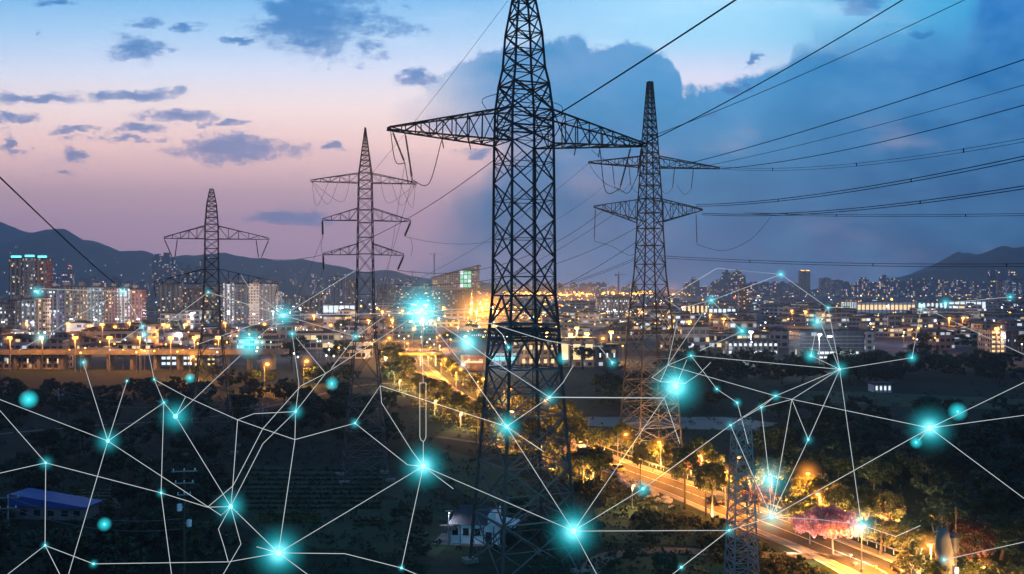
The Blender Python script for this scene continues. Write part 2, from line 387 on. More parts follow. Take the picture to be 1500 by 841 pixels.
S['bulb_white'] = emit('white_bulb', (0.95, 0.97, 1.0), 3.0)
S['bulb_green'] = emit('green_bulb', (0.45, 1.0, 0.62), 2.2)
S['bulb_red'] = emit('red_bulb', (1.0, 0.12, 0.05), 3.0)
S['bulb_cyan'] = emit('cyan_bulb', (0.15, 0.85, 0.95), 2.0)
S['win_warm'] = emit('warm_window_light', (1.0, 0.70, 0.34), 1.3)
S['win_cool'] = emit('cool_window_light', (0.80, 0.93, 1.0), 1.2)
S['win_green'] = emit('green_window_light', (0.35, 0.95, 0.62), 0.9)
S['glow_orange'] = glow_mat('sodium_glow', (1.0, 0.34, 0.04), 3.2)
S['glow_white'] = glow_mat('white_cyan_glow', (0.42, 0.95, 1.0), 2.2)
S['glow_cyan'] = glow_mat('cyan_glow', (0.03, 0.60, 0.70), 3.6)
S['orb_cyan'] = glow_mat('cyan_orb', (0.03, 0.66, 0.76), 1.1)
S['core'] = emit('node_core', (0.35, 1.0, 1.0), 1.6)
S['strand'] = emit('strand_white', (0.80, 0.90, 0.93), 0.72)
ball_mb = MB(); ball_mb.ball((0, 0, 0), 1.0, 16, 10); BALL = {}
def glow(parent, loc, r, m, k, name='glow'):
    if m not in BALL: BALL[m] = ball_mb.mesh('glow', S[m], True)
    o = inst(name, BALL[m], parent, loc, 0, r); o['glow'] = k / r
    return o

# ------------------------------------------------------------------ setting
def ground_mat():
    m = bpy.data.materials.new('ground_earth'); m.use_nodes = True; nt = m.node_tree; b = nt.nodes['Principled BSDF']
    b.inputs['Roughness'].default_value = 0.95; b.inputs['Specular IOR Level'].default_value = 0.15
    t = N('ShaderNodeTexCoord', nt); s = N('ShaderNodeSeparateXYZ', nt); nt.links.new(t.outputs['Object'], s.inputs[0])
    n1 = N('ShaderNodeTexNoise', nt); n1.inputs['Scale'].default_value = 0.03; n1.inputs['Detail'].default_value = 10; n1.inputs['Roughness'].default_value = 0.65
    n2 = N('ShaderNodeTexNoise', nt); n2.inputs['Scale'].default_value = 0.4; n2.inputs['Detail'].default_value = 8
    n3 = N('ShaderNodeTexVoronoi', nt); n3.inputs['Scale'].default_value = 0.018; n3.feature = 'F1'
    for n in (n1, n2, n3): nt.links.new(t.outputs['Object'], n.inputs['Vector'])
    wild = RAMP(n1.outputs[0], [(0.30, (0.007, 0.017, 0.013, 1)), (0.5, (0.012, 0.030, 0.018, 1)), (0.62, (0.018, 0.034, 0.020, 1)), (0.75, (0.030, 0.034, 0.026, 1))], nt)
    wild = MIX(0.5, wild, RAMP(n2.outputs[0], [(0.3, (0.14, 0.14, 0.14, 1)), (0.7, (0.78, 0.78, 0.78, 1))], nt), nt, 'MULTIPLY')
    urban = MIX(0.6, RAMP(n1.outputs[0], [(0.35, (0.06, 0.06, 0.07, 1)), (0.65, (0.14, 0.13, 0.125, 1))], nt), n3.outputs['Color'], nt, 'MULTIPLY')
    put(nt, b.inputs['Base Color'], MIX(SS(s.outputs[1], 430.0, 640.0, nt), wild, urban, nt))
    bp = N('ShaderNodeBump', nt); bp.inputs['Strength'].default_value = 0.5; bp.inputs['Distance'].default_value = 0.6
    nt.links.new(n2.outputs[0], bp.inputs['Height']); nt.links.new(bp.outputs[0], b.inputs['Normal'])
    return m
g = MB(); g.face([(-16000, -400, 0), (16000, -400, 0), (16000, 16000, 0), (-16000, 16000, 0)])
tag(g.build('ground', ground_mat()), kind='structure')
# mountains behind the city, each range a ridge with its own slopes
def fbm(x, seed, o=5):
    r = random.Random(seed); t = 0; a = 1; f = 1
    for _ in range(o):
        t += a * math.sin(x * f + r.uniform(0, 6.28)); a *= 0.5; f *= 2.1
    return t
def hills(name, D, pts, seed, depth=1400, amp=10):
    mb = MB(); xs = [p[0] for p in pts]; n = 140; rows = 9; k = 0
    for j in range(rows):
        q = j / (rows - 1) * 2 - 1                     # front foot -> crest -> back foot
        for i in range(n):
            x = xs[0] + (xs[-1] - xs[0]) * i / (n - 1)
            for (xa, ya), (xb, yb) in zip(pts, pts[1:]):
                if xa <= x <= xb:
                    t = (x - xa) / (xb - xa); t = t * t * (3 - 2 * t); y = ya + (yb - ya) * t; break
            hz = max(0, (420.5 - y) / 1500 * D + H) + (fbm(x * 0.05, seed) * amp if j == rows // 2 else 0)
            w = max(0, 1 - abs(q)) ** 0.75
            X = (x - 750) / 1500 * D
            z = hz * w + (fbm(x * 0.09 + j * 1.7, seed + j) * amp * 0.8 * (1 if 0 < w < 1 else 0))
            mb.v.append((X, D + q * depth, max(z, -1 if w == 0 else 0)))
    for j in range(rows - 1):
        for i in range(n - 1):
            a = j * n + i; mb.f.append((a, a + 1, a + n + 1, a + n)); mb.mi.append(0)
    tag(mb.build(name, S['hill'], smooth=True), kind='structure')
hills('hills', 7600, [(-500, 380), (-200, 330), (-60, 318), (0, 327), (40, 340), (120, 352), (200, 372), (300, 395), (420, 418), (520, 424)], 3)
hills('hills', 6600, [(-400, 400), (-100, 372), (20, 352), (60, 338), (92, 338), (130, 355), (180, 368), (240, 374), (300, 372), (360, 376), (420, 380), (470, 386), (540, 396), (640, 408), (760, 419), (900, 424)], 5)
hills('hills', 6800, [(1250, 423), (1330, 410), (1380, 392), (1405, 371), (1420, 369), (1440, 378), (1500, 392), (1700, 400)], 8)
hill_lights = []
hills('hills', 5600, [(1230, 424), (1320, 412), (1380, 398), (1420, 380), (1448, 366), (1470, 363), (1486, 367), (1510, 358), (1560, 342), (1650, 338), (1800, 360), (2100, 400)], 11)
# ------------------------------------------------------------------ haze
hz = MB(); hz.box((0, 5200, 519), (23000, 11200, 1040))
hm = bpy.data.materials.new('evening_haze'); hm.use_nodes = True; nt = hm.node_tree; nt.nodes.clear()
pv = N('ShaderNodeVolumePrincipled', nt); pv.inputs['Color'].default_value = (0.55, 0.75, 0.96, 1); pv.inputs['Density'].default_value = HAZE
pv.inputs['Anisotropy'].default_value = 0.45
ho = N('ShaderNodeOutputMaterial', nt); nt.links.new(pv.outputs[0], ho.inputs['Volume'])
haze = tag(hz.build('haze', hm), kind='stuff')
haze.display_type = 'WIRE'

# ------------------------------------------------------------------ road, path, fields
def ribbon(name, pts, w, m, z=0.03, off=0.0, kind='structure', thick=0.0, sub=6):
    pts = [Vector((p[0], p[1], 0)) for p in pts]; fine = []
    for i in range(len(pts) - 1):
        p0 = pts[max(i - 1, 0)]; p1 = pts[i]; p2 = pts[i + 1]; p3 = pts[min(i + 2, len(pts) - 1)]
        for k in range(sub):
            t = k / sub
            fine.append(0.5 * ((2 * p1) + (-p0 + p2) * t + (2 * p0 - 5 * p1 + 4 * p2 - p3) * t * t + (-p0 + 3 * p1 - 3 * p2 + p3) * t ** 3))
    fine.append(pts[-1]); mb = MB(); L = []; Rr = []
    for i, p in enumerate(fine):
        d = (fine[min(i + 1, len(fine) - 1)] - fine[max(i - 1, 0)]).normalized(); nrm = Vector((d.y, -d.x, 0))
        L.append(p + nrm * (off - w / 2)); Rr.append(p + nrm * (off + w / 2))
    for i in range(len(fine) - 1):
        a, b, c, d = L[i], Rr[i], Rr[i + 1], L[i + 1]
        mb.face([(q.x, q.y, z) for q in (a, b, c, d)])
        if thick:
            for q, r in ((a, d), (b, c)): mb.face([(q.x, q.y, 0), (r.x, r.y, 0), (r.x, r.y, z), (q.x, q.y, z)])
    o = mb.build(name, m)
    if kind: tag(o, kind=kind)
    return o, fine
ROADPX = [(1372, 900), (1300, 841), (1226, 808), (1150, 777), (1075, 748), (1000, 718), (930, 693), (870, 671), (800, 643), (740, 617), (690, 595), (650, 573), (632, 555), (614, 536), (602, 522), (612, 508), (650, 497), (715, 484), (760, 470)]
ROAD = [G(x, y) for x, y in ROADPX]
_, RF = ribbon('road', ROAD, 8.2, S['asphalt'], 0.03)
ribbon('kerb', ROAD, 0.35, S['kerb'], 0.16, off=4.28, thick=1)
ribbon('kerb', ROAD, 0.35, S['kerb'], 0.16, off=-4.28, thick=1)
ribbon('pavement', ROAD, 1.6, S['concrete'], 0.14, off=5.27, thick=1)
ribbon('pavement', ROAD, 1.2, S['concrete'], 0.14, off=-5.07, thick=1)
ribbon('road_marking', ROAD, 0.16, S['paint'], 0.036, off=3.8)
ribbon('road_marking', ROAD, 0.16, S['paint'], 0.036, off=-3.8)
mk = MB()
for i in range(0, len(RF) - 1, 1):
    a, b = RF[i], RF[i + 1]; n = max(1, int((b - a).length / 6))
    d = (b - a).normalized(); s_ = Vector((d.y, -d.x, 0)) * 0.09
    for k in range(n):
        p = a + (b - a) * (k / n); q = p + d * 2.8
        mk.face([(p.x - s_.x, p.y - s_.y, .036), (p.x + s_.x, p.y + s_.y, .036), (q.x + s_.x, q.y + s_.y, .036), (q.x - s_.x, q.y - s_.y, .036)])
tag(mk.build('lane_marking', S['paint']), kind='structure')
# the pale concrete channel that follows the road on the near side
CH = [G(1268, 856), G(1230, 833), G(1190, 812), G(1150, 795), G(1110, 780), G(1075, 768)]
ribbon('path', CH, 2.6, S['rock'], 0.05)
ribbon('path', [G(840, 870), G(862, 838), G(885, 817), G(930, 808), G(1000, 807), G(1060, 812), (47, 152)], 3.4, S['dirt'], 0.05)
ribbon('path', [G(-40, 640), G(120, 625), G(300, 612), G(430, 588), G(520, 566), G(600, 560)], 2.6, S['dirt'], 0.05)
ribbon('path', [G(640, 640), G(720, 652), G(800, 672), G(850, 690)], 2.2, S['dirt'], 0.05)
def patch(name, px, m, z=0.045):
    mb = MB(); mb.face([tuple(G(x, y, z)) for x, y in px]); return tag(mb.build(name, m), kind='structure')
patch('lawn', [(905, 862), (900, 822), (940, 814), (1000, 814), (1050, 819), (1085, 830), (1080, 862)], S['lawn'])
patch('field', [(1165, 573), (1240, 573), (1500, 585), (1660, 590), (1600, 604), (1320, 596), (1180, 588)], S['lawn'])
patch('field', [(355, 680), (600, 700), (690, 760), (640, 815), (420, 800), (350, 770)], S['field'])
patch('field', [(100, 745), (120, 716), (165, 716), (178, 745)], S['dirt'])
patch('field', [(640, 655), (760, 690), (800, 740), (700, 735), (640, 700)], S['lawn'])
patch('field', [(870, 745), (930, 742), (1060, 790), (1040, 800), (880, 795)], S['lawn'])
# dull water of the canal beyond the roadside trees
patch('canal', [(858, 611), (1060, 611), (1140, 620), (1120, 632), (860, 624)], mat('canal_water', (0.015, 0.02, 0.03), 0.5, 0, 0.3, 0.2), 0.05)

# ------------------------------------------------------------------ pylons
def lerp(a, b, t): return a + (b - a) * t
def prof_at(prof, z):
    for (za, wa), (zb, wb) in zip(prof, prof[1:]):
        if za <= z <= zb: return lerp(wa, wb, (z - za) / (zb - za))
    return prof[0][1] if z < prof[0][0] else prof[-1][1]
CS = ((-1, -1), (1, -1), (1, 1), (-1, 1))
def lattice_section(mb, prof, levels, r, cross='X', horiz=True, sub=False):
    for za, zb in zip(levels, levels[1:]):
        wa, wb = prof_at(prof, za), prof_at(prof, zb)
        for k in range(4):
            (ax, ay), (bx, by) = CS[k], CS[(k + 1) % 4]
            A0 = Vector((ax * wa, ay * wa, za)); B0 = Vector((bx * wa, by * wa, za)); A1 = Vector((ax * wb, ay * wb, zb)); B1 = Vector((bx * wb, by * wb, zb))
            if cross == 'X':
                mb.bar(A0, B1, r, caps=False); mb.bar(B0, A1, r, caps=False)
                if sub:
                    c = (A0 + B0 + A1 + B1) / 4; mA = (A0 + A1) / 2; mB = (B0 + B1) / 2
                    mb.bar(mA, c, r * .6, caps=False); mb.bar(mB, c, r * .6, caps=False)
                    mb.bar(mA, (A0 + c) / 2, r * .5, caps=False); mb.bar(mB, (B0 + c) / 2, r * .5, caps=False)
                    mb.bar(mA, (A1 + c) / 2, r * .5, caps=False); mb.bar(mB, (B1 + c) / 2, r * .5, caps=False)
            elif cross == 'Z':
                if k % 2: mb.bar(A0, B1, r, caps=False)
                else: mb.bar(B0, A1, r, caps=False)
            elif cross == 'K':
                m = (A1 + B1) / 2
                mb.bar(A0, m, r * 1.2, caps=False); mb.bar(B0, m, r * 1.2, caps=False)
                mb.bar((A0 + m) / 2, (A0 + A1) / 2, r * .7, caps=False); mb.bar((B0 + m) / 2, (B0 + B1) / 2, r * .7, caps=False)
                mb.bar((A0 + m) / 2, A1 * .75 + A0 * .25, r * .6, caps=False); mb.bar((B0 + m) / 2, B1 * .75 + B0 * .25, r * .6, caps=False)
            if horiz: mb.bar(A1, B1, r, caps=False)
        if horiz:
            mb.bar((-wb, -wb, zb), (wb, wb, zb), r * .7, caps=False); mb.bar((wb, -wb, zb), (-wb, wb, zb), r * .7, caps=False)
def crossarm(w, zb, zt, wt, L, ztip, r, n=6, tipw=0.25, s=1, drop=0.0):
    """lattice arm along +x (s=1) or -x (s=-1), from the body corners to its tip"""
    mb = MB(); chords = []
    for sy in (-1, 1):
        b0 = Vector((s * w, sy * w, zb)); t0 = Vector((s * wt, sy * wt, zt)); tip = Vector((s * L, sy * tipw, ztip))
        mb.bar(b0, tip, r * 1.3, r); mb.bar(t0, tip + Vector((0, 0, 0.35)), r * 1.3, r)
        bs = [b0.lerp(tip, i / n) for i in range(n + 1)]; ts = [t0.lerp(tip + Vector((0, 0, .35)), i / n) for i in range(n + 1)]
        chords.append((bs, ts))
        for i in range(n):
            mb.bar(bs[i + 1], ts[i + 1], r * .7, caps=False)
            if i % 2: mb.bar(bs[i], ts[i + 1], r * .7, caps=False)
            else: mb.bar(ts[i], bs[i + 1], r * .7, caps=False)
    (b1, t1), (b2, t2) = chords
    for i in range(n):
        mb.bar(b1[i + 1], b2[i + 1], r * .7, caps=False); mb.bar(t1[i + 1], t2[i + 1], r * .6, caps=False)
        a, b = (b1, b2) if i % 2 else (b2, b1)
        mb.bar(a[i], b[i + 1], r * .7, caps=False)
        a, b = (t1, t2) if i % 2 else (t2, t1)
        mb.bar(a[i], b[i + 1], r * .5, caps=False)
    mb.bar(b1[n], b2[n], r * 1.3)
    return mb
def insul(root, p, q, r, mname='insul', discs=None):
    """string of glazed discs between two points"""
    p = Vector(p); q = Vector(q); n = discs or max(6, int((q - p).length / 0.32)); mb = MB(); pts = []; rs = []
    for i in range(n * 2 + 1):
        t = 0.08 + 0.84 * i / (n * 2); pts.append(p.lerp(q, t)); rs.append(r if i % 2 else r * .45)
    mb.tube([p] + pts + [q], [r * .25] + rs + [r * .25], 8)
    return mb.build('insulator', S[mname], root)
def jumper(root, pts, r, name='jumper_cable'):
    P_ = [Vector(p) for p in pts]; f = []
    for i in range(len(P_) - 1):
        p0 = P_[max(i - 1, 0)]; p1 = P_[i]; p2 = P_[i + 1]; p3 = P_[min(i + 2, len(P_) - 1)]
        for k in range(5):
            t = k / 5; f.append(0.5 * ((2 * p1) + (-p0 + p2) * t + (2 * p0 - 5 * p1 + 4 * p2 - p3) * t * t + (-p0 + 3 * p1 - 3 * p2 + p3) * t ** 3))
    f.append(P_[-1]); mb = MB(); mb.tube(f, r, 5); return mb.build(name, S['cable'], root)
def legs(root, prof, zs, r, m):
    for sx, sy in CS:
        mb = MB()
        for za, zb in zip(zs, zs[1:]):
            wa, wb = prof_at(prof, za), prof_at(prof, zb)
            mb.bar((sx * wa, sy * wa, za), (sx * wb, sy * wb, zb), lerp(r * 1.15, r * .7, za / zs[-1]), lerp(r * 1.15, r * .7, zb / zs[-1]), caps=False)
        l = mb.build('leg', m, root)
        w = prof_at(prof, 0); f = MB(); f.prism([(sx * w + a * 1.0, sy * w + b * 1.0) for a, b in CS], -0.3, 0.55); f.build('footing', S['concrete'], l)
TIP = {}
def world(root, p): return root.matrix_world @ Vector(p)
# --- the big pylon in the middle
def zA(y, D): return H + (420.5 - y) / 1500 * D
D = 146.0; A = empty('electricity_pylon', ((767 - 750) / 1500 * D, D, 0), R(24)); bpy.context.view_layer.update()
tag(A, 'tallest dark lattice pylon with one wide pair of arms, its top out of frame', 'pylon')
profA = [(0, 5.9), (zA(560, D), 4.1), (zA(480, D), 3.72), (zA(430, D), 3.36), (zA(212, D), 3.20), (zA(163, D), 3.10), (zA(125, D), 2.72), (zA(100, D), 2.28), (zA(50, D), 1.98), (zA(0, D), 1.25), (zA(-48, D), 0.12)]
z_ = lambda y: zA(y, D)
legs(A, profA, [p[0] for p in profA], 0.235, S['steel'])
low = MB(); lattice_section(low, profA, [0, 7.5, 15, 22, 28.5], 0.13, 'X', True, True); lattice_section(low, profA, [28.5, z_(475), z_(433)], 0.15, 'K', True); low.build('base_bracing', S['galv_dark'], A)
body = MB(); n = 4; lv = [lerp(z_(433), z_(212), i / n) for i in range(n + 1)]
lattice_section(body, profA, lv, 0.12, 'X', False, True)
lattice_section(body, profA, [z_(212), z_(188), z_(163)], 0.12, 'X', True, True); lattice_section(body, profA, [z_(163), z_(125)], 0.14, 'X', True, True)
body.build('body_bracing', S['steel'], A)
pk = MB(); lattice_section(pk, profA, [lerp(z_(125), z_(-48), i / 7) for i in range(8)], 0.10, 'X', True, False); pk.build('peak_bracing', S['steel'], A)
dia = MB(); w = prof_at(profA, z_(483))
for k in range(4):
    (ax, ay), (bx, by) = CS[k], CS[(k + 1) % 4]
    dia.bar((ax * w, ay * w, z_(483)), (bx * w, by * w, z_(483)), 0.30); dia.bar((ax * w * 1.02, ay * w * 1.02, z_(497)), (bx * w * 1.02, by * w * 1.02, z_(497)), 0.22)
for i in range(7):
    t = -1 + 2 * i / 6; dia.box((0, t * w * .92, z_(490)), (w * 1.9, 0.5, 0.18))
dia.build('platform', S['steel'], A)
ld = MB(); wl = 3.3
for s in (-.25, .25): ld.bar((s, -wl - .3, 4), (s, -wl - .3, z_(220)), .05)
for i in range(90): ld.bar((-.25, -wl - .3, 4 + i * .62), (.25, -wl - .3, 4 + i * .62), .03, caps=False)
ld.build('ladder', S['steel'], A)
La = 20.0
for s, name in ((-1, 'crossarm'), (1, 'crossarm')):
    mb = crossarm(3.2, z_(212), z_(163), 3.1, La, z_(203), 0.13, 8, 0.5, s)
    a = mb.build('crossarm', S['steel'], A)
    tip = Vector((s * La, 0, z_(203)))
    for px, dy_, dz_ in ((La - .5, -1.2, -4.4), (La - 2.3, 1.0, -6.4)):
        p = Vector((s * px, 0.0, z_(204))); q = p + Vector((-s * 1.4, dy_, dz_)); insul(A, p, q, 0.16)
        TIP[('A', s, round(px, 1))] = world(A, q)
    q1 = Vector((s * (La - 1.9), -1.2, z_(204) - 4.4)); q2 = Vector((s * (La - 3.7), 1.0, z_(204) - 6.4))
    jumper(A, [q1, (q1 + q2) / 2 + Vector((0, 0, -1.6)), q2], 0.05); jumper(A, [q1, q1 + Vector((s * 1.2, .4, .2)), (s * (La - .3), 0, z_(206))], 0.06)
    jumper(A, [q2, q2 + Vector((-s * 2.4, 0, -.4)), (s * (La - 7.6), 0, z_(213)), (s * (La - 8.2), 0, z_(207))], 0.06)
    for f in (0.42, 0.62):
        p = Vector((s * La * f, 0, z_(210))); q = p + Vector((-s * .3, 0, -1.4)); insul(A, p, q, 0.11)
jumper(A, [(-5.4, 0, z_(168)), (-6.3, 0, z_(150)), (-3.2, -1.5, z_(140))], 0.05); jumper(A, [(2.9, 2.0, z_(140)), (5.9, 0, z_(150)), (6.0, 0, z_(168))], 0.05)
# --- smaller pylons: base pixel depth, profile, arms
def pylon(px, D, rz, prof, label, panels, arms, rl, rb, ground_panels=4, m='steel', top_cap=True, sub=False):
    root = empty('electricity_pylon', ((px - 750) / 1500 * D, D, 0), rz); bpy.context.view_layer.update()
    tag(root, label, 'pylon', 'electricity pylons over the town')
    c = math.cos(rz) + abs(math.sin(rz))
    prof = [(max(0.0, zA(y, D)), hw / c * D / 1500) for y, hw in prof]; prof[0] = (0, prof[0][1])
    legs(root, prof, [p[0] for p in prof], rl, S[m])
    i0 = panels[0]; zb = zA(panels[1], D); zt = prof[-1][0]
    bs = MB(); lattice_section(bs, prof, [zb * i / ground_panels for i in range(ground_panels + 1)], rb * 1.1, 'X', True, True); bs.build('base_bracing', S['galv_dark'], root)
    body = MB(); n = i0; q = (prof_at(prof, zt) / prof_at(prof, zb)) ** (1 / n); tot = (1 - q ** n) / (1 - q) if abs(q - 1) > 1e-4 else n
    lv = [zb]
    for i in range(n): lv.append(lv[-1] + (zt - zb) / tot * q ** i)
    lv[-1] = zt
    lattice_section(body, prof, lv, rb, 'X', True, sub); body.build('body_bracing', S[m], root)
    out = []
    for (yb, yt, Ll, Lr, tipdy, nn) in arms:
        for s, L in ((-1, Ll), (1, Lr)):
            zb_, zt_ = zA(yb, D), zA(yt, D)
            L = L * D / 1500 / math.cos(rz)
            crossarm(prof_at(prof, zb_), zb_, zt_, prof_at(prof, zt_), L, zA(yb - tipdy, D), rb * 1.15, nn, 0.2, s).build('crossarm', S[m], root)
            out.append((s, L, zA(yb - tipdy, D)))
    return root, out
Bp, Ba = pylon(535, 214, R(14), [(700, 40), (560, 25), (470, 15.5), (400, 14), (258, 11.5), (187, 0.8)],
    'slender dark pylon with three pairs of arms and thick hanging insulators against the pink sky', (26, 556), [(268, 254, 76, 73, 0, 5), (323, 305, 60, 65, -1, 4), (373, 357, 59, 55, -1, 4)], 0.13, 0.062)
DROP = {0: (0, 0), 1: (0.2, 3.3), 2: (0.3, 2.9)}
for i, (s, L, z) in enumerate(Ba):
    k = i // 2
    if k:
        p = Vector((s * L, 0, z)); q = p + Vector((-s * (1.3 if s > 0 else 0.1), 0, -3.1)); insul(Bp, p, q, 0.28, discs=9)
        TIP[('B', s, k)] = world(Bp, q)
    else:
        TIP[('B', s, 0)] = world(Bp, (s * L, 0, z))
        for f in (0.35, .6, .8): jumper(Bp, [(s * L * .98, 0, z), (s * L * (f + .1), -1, z - 3.5 - 2 * f), (s * L * f * .85, -.6, z - .1)], 0.03)
for s in (-1, 1):
    _, L, z = Ba[2 if s < 0 else 3]; zq = z - 3.2
    jumper(Bp, [(s * L * .98, 0, zq), (s * (L + .3), -.5, zq - 2.0), (s * L, -.5, zq - 4.0)], 0.035)
Cp, Ca = pylon(310, 250, R(12), [(660, 40), (480, 15), (400, 11.5), (332, 11), (300, 8), (277, 3.0)],
    'short dark pylon with two broad sagging pairs of arms over the apartment blocks', (16, 478), [(350, 331, 65, 80, 0, 5), (415, 394, 79, 92, 0, 6)], 0.15, 0.075)
for i, (s, L, z) in enumerate(Ca):
    p = Vector((s * L, 0, z)); q = p + Vector((-s * 1.9, 0, -4.6)) if i < 2 else p + Vector((-s * .5, 0, -3.4))
    insul(Cp, p, q, 0.16); TIP[('C', s, i // 2)] = world(Cp, q)
    if i < 2: insul(Cp, p + Vector((-s * 3.1, 0, 0)), q + Vector((-s * .6, 0, 0)), 0.16); TIP[('Ct', s)] = world(Cp, p)
Dp, Da = pylon(952, 255, R(20), [(655, 44), (530, 34), (470, 30), (400, 22), (332, 18), (300, 17), (240, 13), (200, 10.5), (120, 4.0)],
    'tall dark pylon with two tilted pairs of arms, second tallest of all', (24, 524), [(245, 229, 92, 110, 2, 6), (326, 292, 84, 82, 20, 5)], 0.20, 0.105, sub=False)
for i, (s, L, z) in enumerate(Da):
    p = Vector((s * L, 0, z)); TIP[('D', s, i // 2)] = world(Dp, p)
    if i < 2:
        for f in (.62, .35):
            a = Vector((s * L * f, 0, z)); insul(Dp, a, a + Vector((-s * .6, 0, -5.4)), 0.13)
            jumper(Dp, [a + Vector((-s * .6, 0, -5.4)), a + Vector((-s * 2.6, 0, -6.8)), a + Vector((-s * 4.8, 0, -4.5))], 0.04)
    else:
        f = .98 if s < 0 else .88
        a = Vector((s * L * f, 0, z - (.1 if s < 0 else .5))); b = a + Vector((s * .3, 0, -8.2)); insul(Dp, a, b, 0.13)
        if s < 0: jumper(Dp, [b, b + Vector((4.5, -.5, -1.2)), b + Vector((9.5, -1, -3.4)), b + Vector((13, -1, -.5))], 0.045)
        else: jumper(Dp, [b, b + Vector((7, -1.5, -1.5)), b + Vector((14, -3, 1.5)), b + Vector((18.5, -5, 7.0))], 0.045)
# --- thin lattice mast beside the road
Er = empty('lattice_mast', G(1086, 856), R(10)); tag(Er, 'thin pale lattice mast with a small headframe rising beside the orange road', 'mast')
zt = 21.2; pe = [(0, 1.75), (zt, 1.0)]
legs(Er, pe, [0, zt], 0.13, S['galv'])
mb = MB(); lattice_section(mb, pe, [zt * i / 13 for i in range(14)], 0.07, 'X', True); mb.build('body_bracing', S['galv'], Er)
hd = MB()
for i in range(5): hd.bar((-1.3 + i * .65, 0, zt), (-1.3 + i * .65, 0, zt + 1.3), .05)
hd.bar((-1.5, 0, zt + .1), (1.5, 0, zt + .1), .08); hd.bar((-1.5, 0, zt + 1.2), (1.5, 0, zt + 1.2), .05); hd.build('headframe', S['galv'], Er)

# ------------------------------------------------------------------ power lines
def wire(label, p, q, sag, r=0.04, r2=None, pair=0.0, spacers=0, group='cables strung between the pylons', m='cable', n=30):
    p = Vector(p); q = Vector(q); r2 = r if r2 is None else r2
    pts = [p.lerp(q, i / n) - Vector((0, 0, sag * 4 * (i / n) * (1 - i / n))) for i in range(n + 1)]
    root = empty('power_line', p)
    tag(root, label, 'cable', group)
    for off in ([0] if not pair else [-pair / 2, pair / 2]):
        mb = MB(); mb.tube([x - p + Vector((0, 0, off)) for x in pts], [lerp(r, r2, i / n) for i in range(n + 1)], 5); mb.build('conductor', S[m], root)
    for k in range(spacers):
        c = pts[int(n * (k + 1) / (spacers + 1))] - p; mb = MB(); mb.box(c, (.14, .14, pair + .16)); mb.build('spacer', S[m], root)
    return root
Aw = lambda x, y, z: world(A, (x, y, z))
T = TIP
wire('thickest black cable climbing from the big pylon body to the upper right', Aw(3.3, -1, z_(176)), P(1235, -105, 70), 0.2, 0.098, 0.078)
wire('cable rising steeply from the tip of the big pylon long right arm', T[('A', 1, 19.5)] + Vector((0, 0, 4.2)), P(1480, -98, 80), 0.8, 0.072, 0.058)
wire('thin cable just below the one leaving the big pylon right arm tip', T[('A', 1, 17.7)] + Vector((0, 0, 6.2)), P(1560, -72, 90), 0.9, 0.046, 0.039)
wire('single cable leaving the second tallest pylon upper arm at mid length', world(Dp, (8, 0, Da[1][2] + .3)), P(1700, 18, 110), 1.0, 0.091, 0.072)
wire('thin cable right below the cable from the upper arm middle', world(Dp, (13, 0, Da[1][2])), P(1700, 66, 120), 1.0, 0.052, 0.046)
wire('cable from the upper right arm tip of the second tallest pylon', T[('D', 1, 0)], P(1700, 95, 115), 2.0, 0.078, 0.065)
wire('thin twin cable with clips spreading from the upper right arm tip', T[('D', 1, 0)] + Vector((0, 0, .3)), P(1700, 165, 118), 2.6, 0.042, 0.036, 0.5, 3)
wire('heavy twin cable from behind the lower right arm, upper of two', world(Dp, (13, 0, Da[3][2] + 1.2)), P(1700, 186, 112), 2.0, 0.072, 0.065, 0.45, 2)
wire('heavy twin cable from the lower right arm tip, nearly level', T[('D', 1, 1)] + Vector((0, 0, -.9)), P(1700, 240, 118), 2.2, 0.072, 0.065, 0.40, 2)
wire('thin level twin cable beside the lower arm of the second tallest pylon', T[('D', 1, 1)] + Vector((12, 5, -.4)), P(1700, 310, 150), 0.6, 0.052, 0.046, 0.36, 2)
wire('level twin cable low over the skyline in front of the hill', world(Dp, (3.2, 0, zA(376, 255))), P(1760, 384, 165), 1.2, 0.058, 0.052, 0.5, 3)
wire('cable sagging from the big pylon to the short two-armed pylon', Aw(-3.2, 0, z_(226)), T[('C', 1, 0)], 5.2, 0.055, 0.045)
wire('fine earth wire from the big pylon top down to the three-armed pylon', Aw(0, 0, z_(-30)), T[('B', -1, 0)] + Vector((12, 0, 1.0)), 0.6, 0.028)
wire('cable from the big pylon left side to the top arm of the three-armed pylon', Aw(-17, 0, z_(206) - 5), T[('B', 1, 0)], 1.5, 0.03)
wire('cable from big pylon left arm tip down past the three-armed pylon foot', T[('A', -1, 19.5)], T[('B', 1, 1)] + Vector((-14, 60, -22)), 2.0, 0.024)
wire('second cable from big pylon left arm falling behind the three-armed pylon', T[('A', -1, 17.7)], T[('B', 1, 2)] + Vector((-16, 60, -16)), 2.0, 0.024)
wire('cable between lower right arm of three-armed pylon and second tallest pylon', T[('B', 1, 2)], T[('D', -1, 1)] + Vector((2, 0, -1)), 5.5, 0.05)
wire('lowest deep-sagging cable from three-armed pylon to second tallest pylon', T[('B', 1, 2)] + Vector((-.4, 0, -3)), world(Dp, (-2.5, 0, zA(330, 255))), 4.5, 0.05)
wire('cable between middle right arm of three-armed pylon and second tallest pylon', T[('B', 1, 1)], world(Dp, (-12, 0, Da[0][2] - 5)), 6.5, 0.03)
wire('thin cable from upper left arm tip of second tallest pylon towards the town', T[('D', -1, 0)], P(560, 430, 300), 3.5, 0.035)
wire('cable from second tallest pylon waist down behind the big pylon to the town', world(Dp, (-3, 0, zA(352, 255))), P(640, 455, 420), 7.0, 0.06)
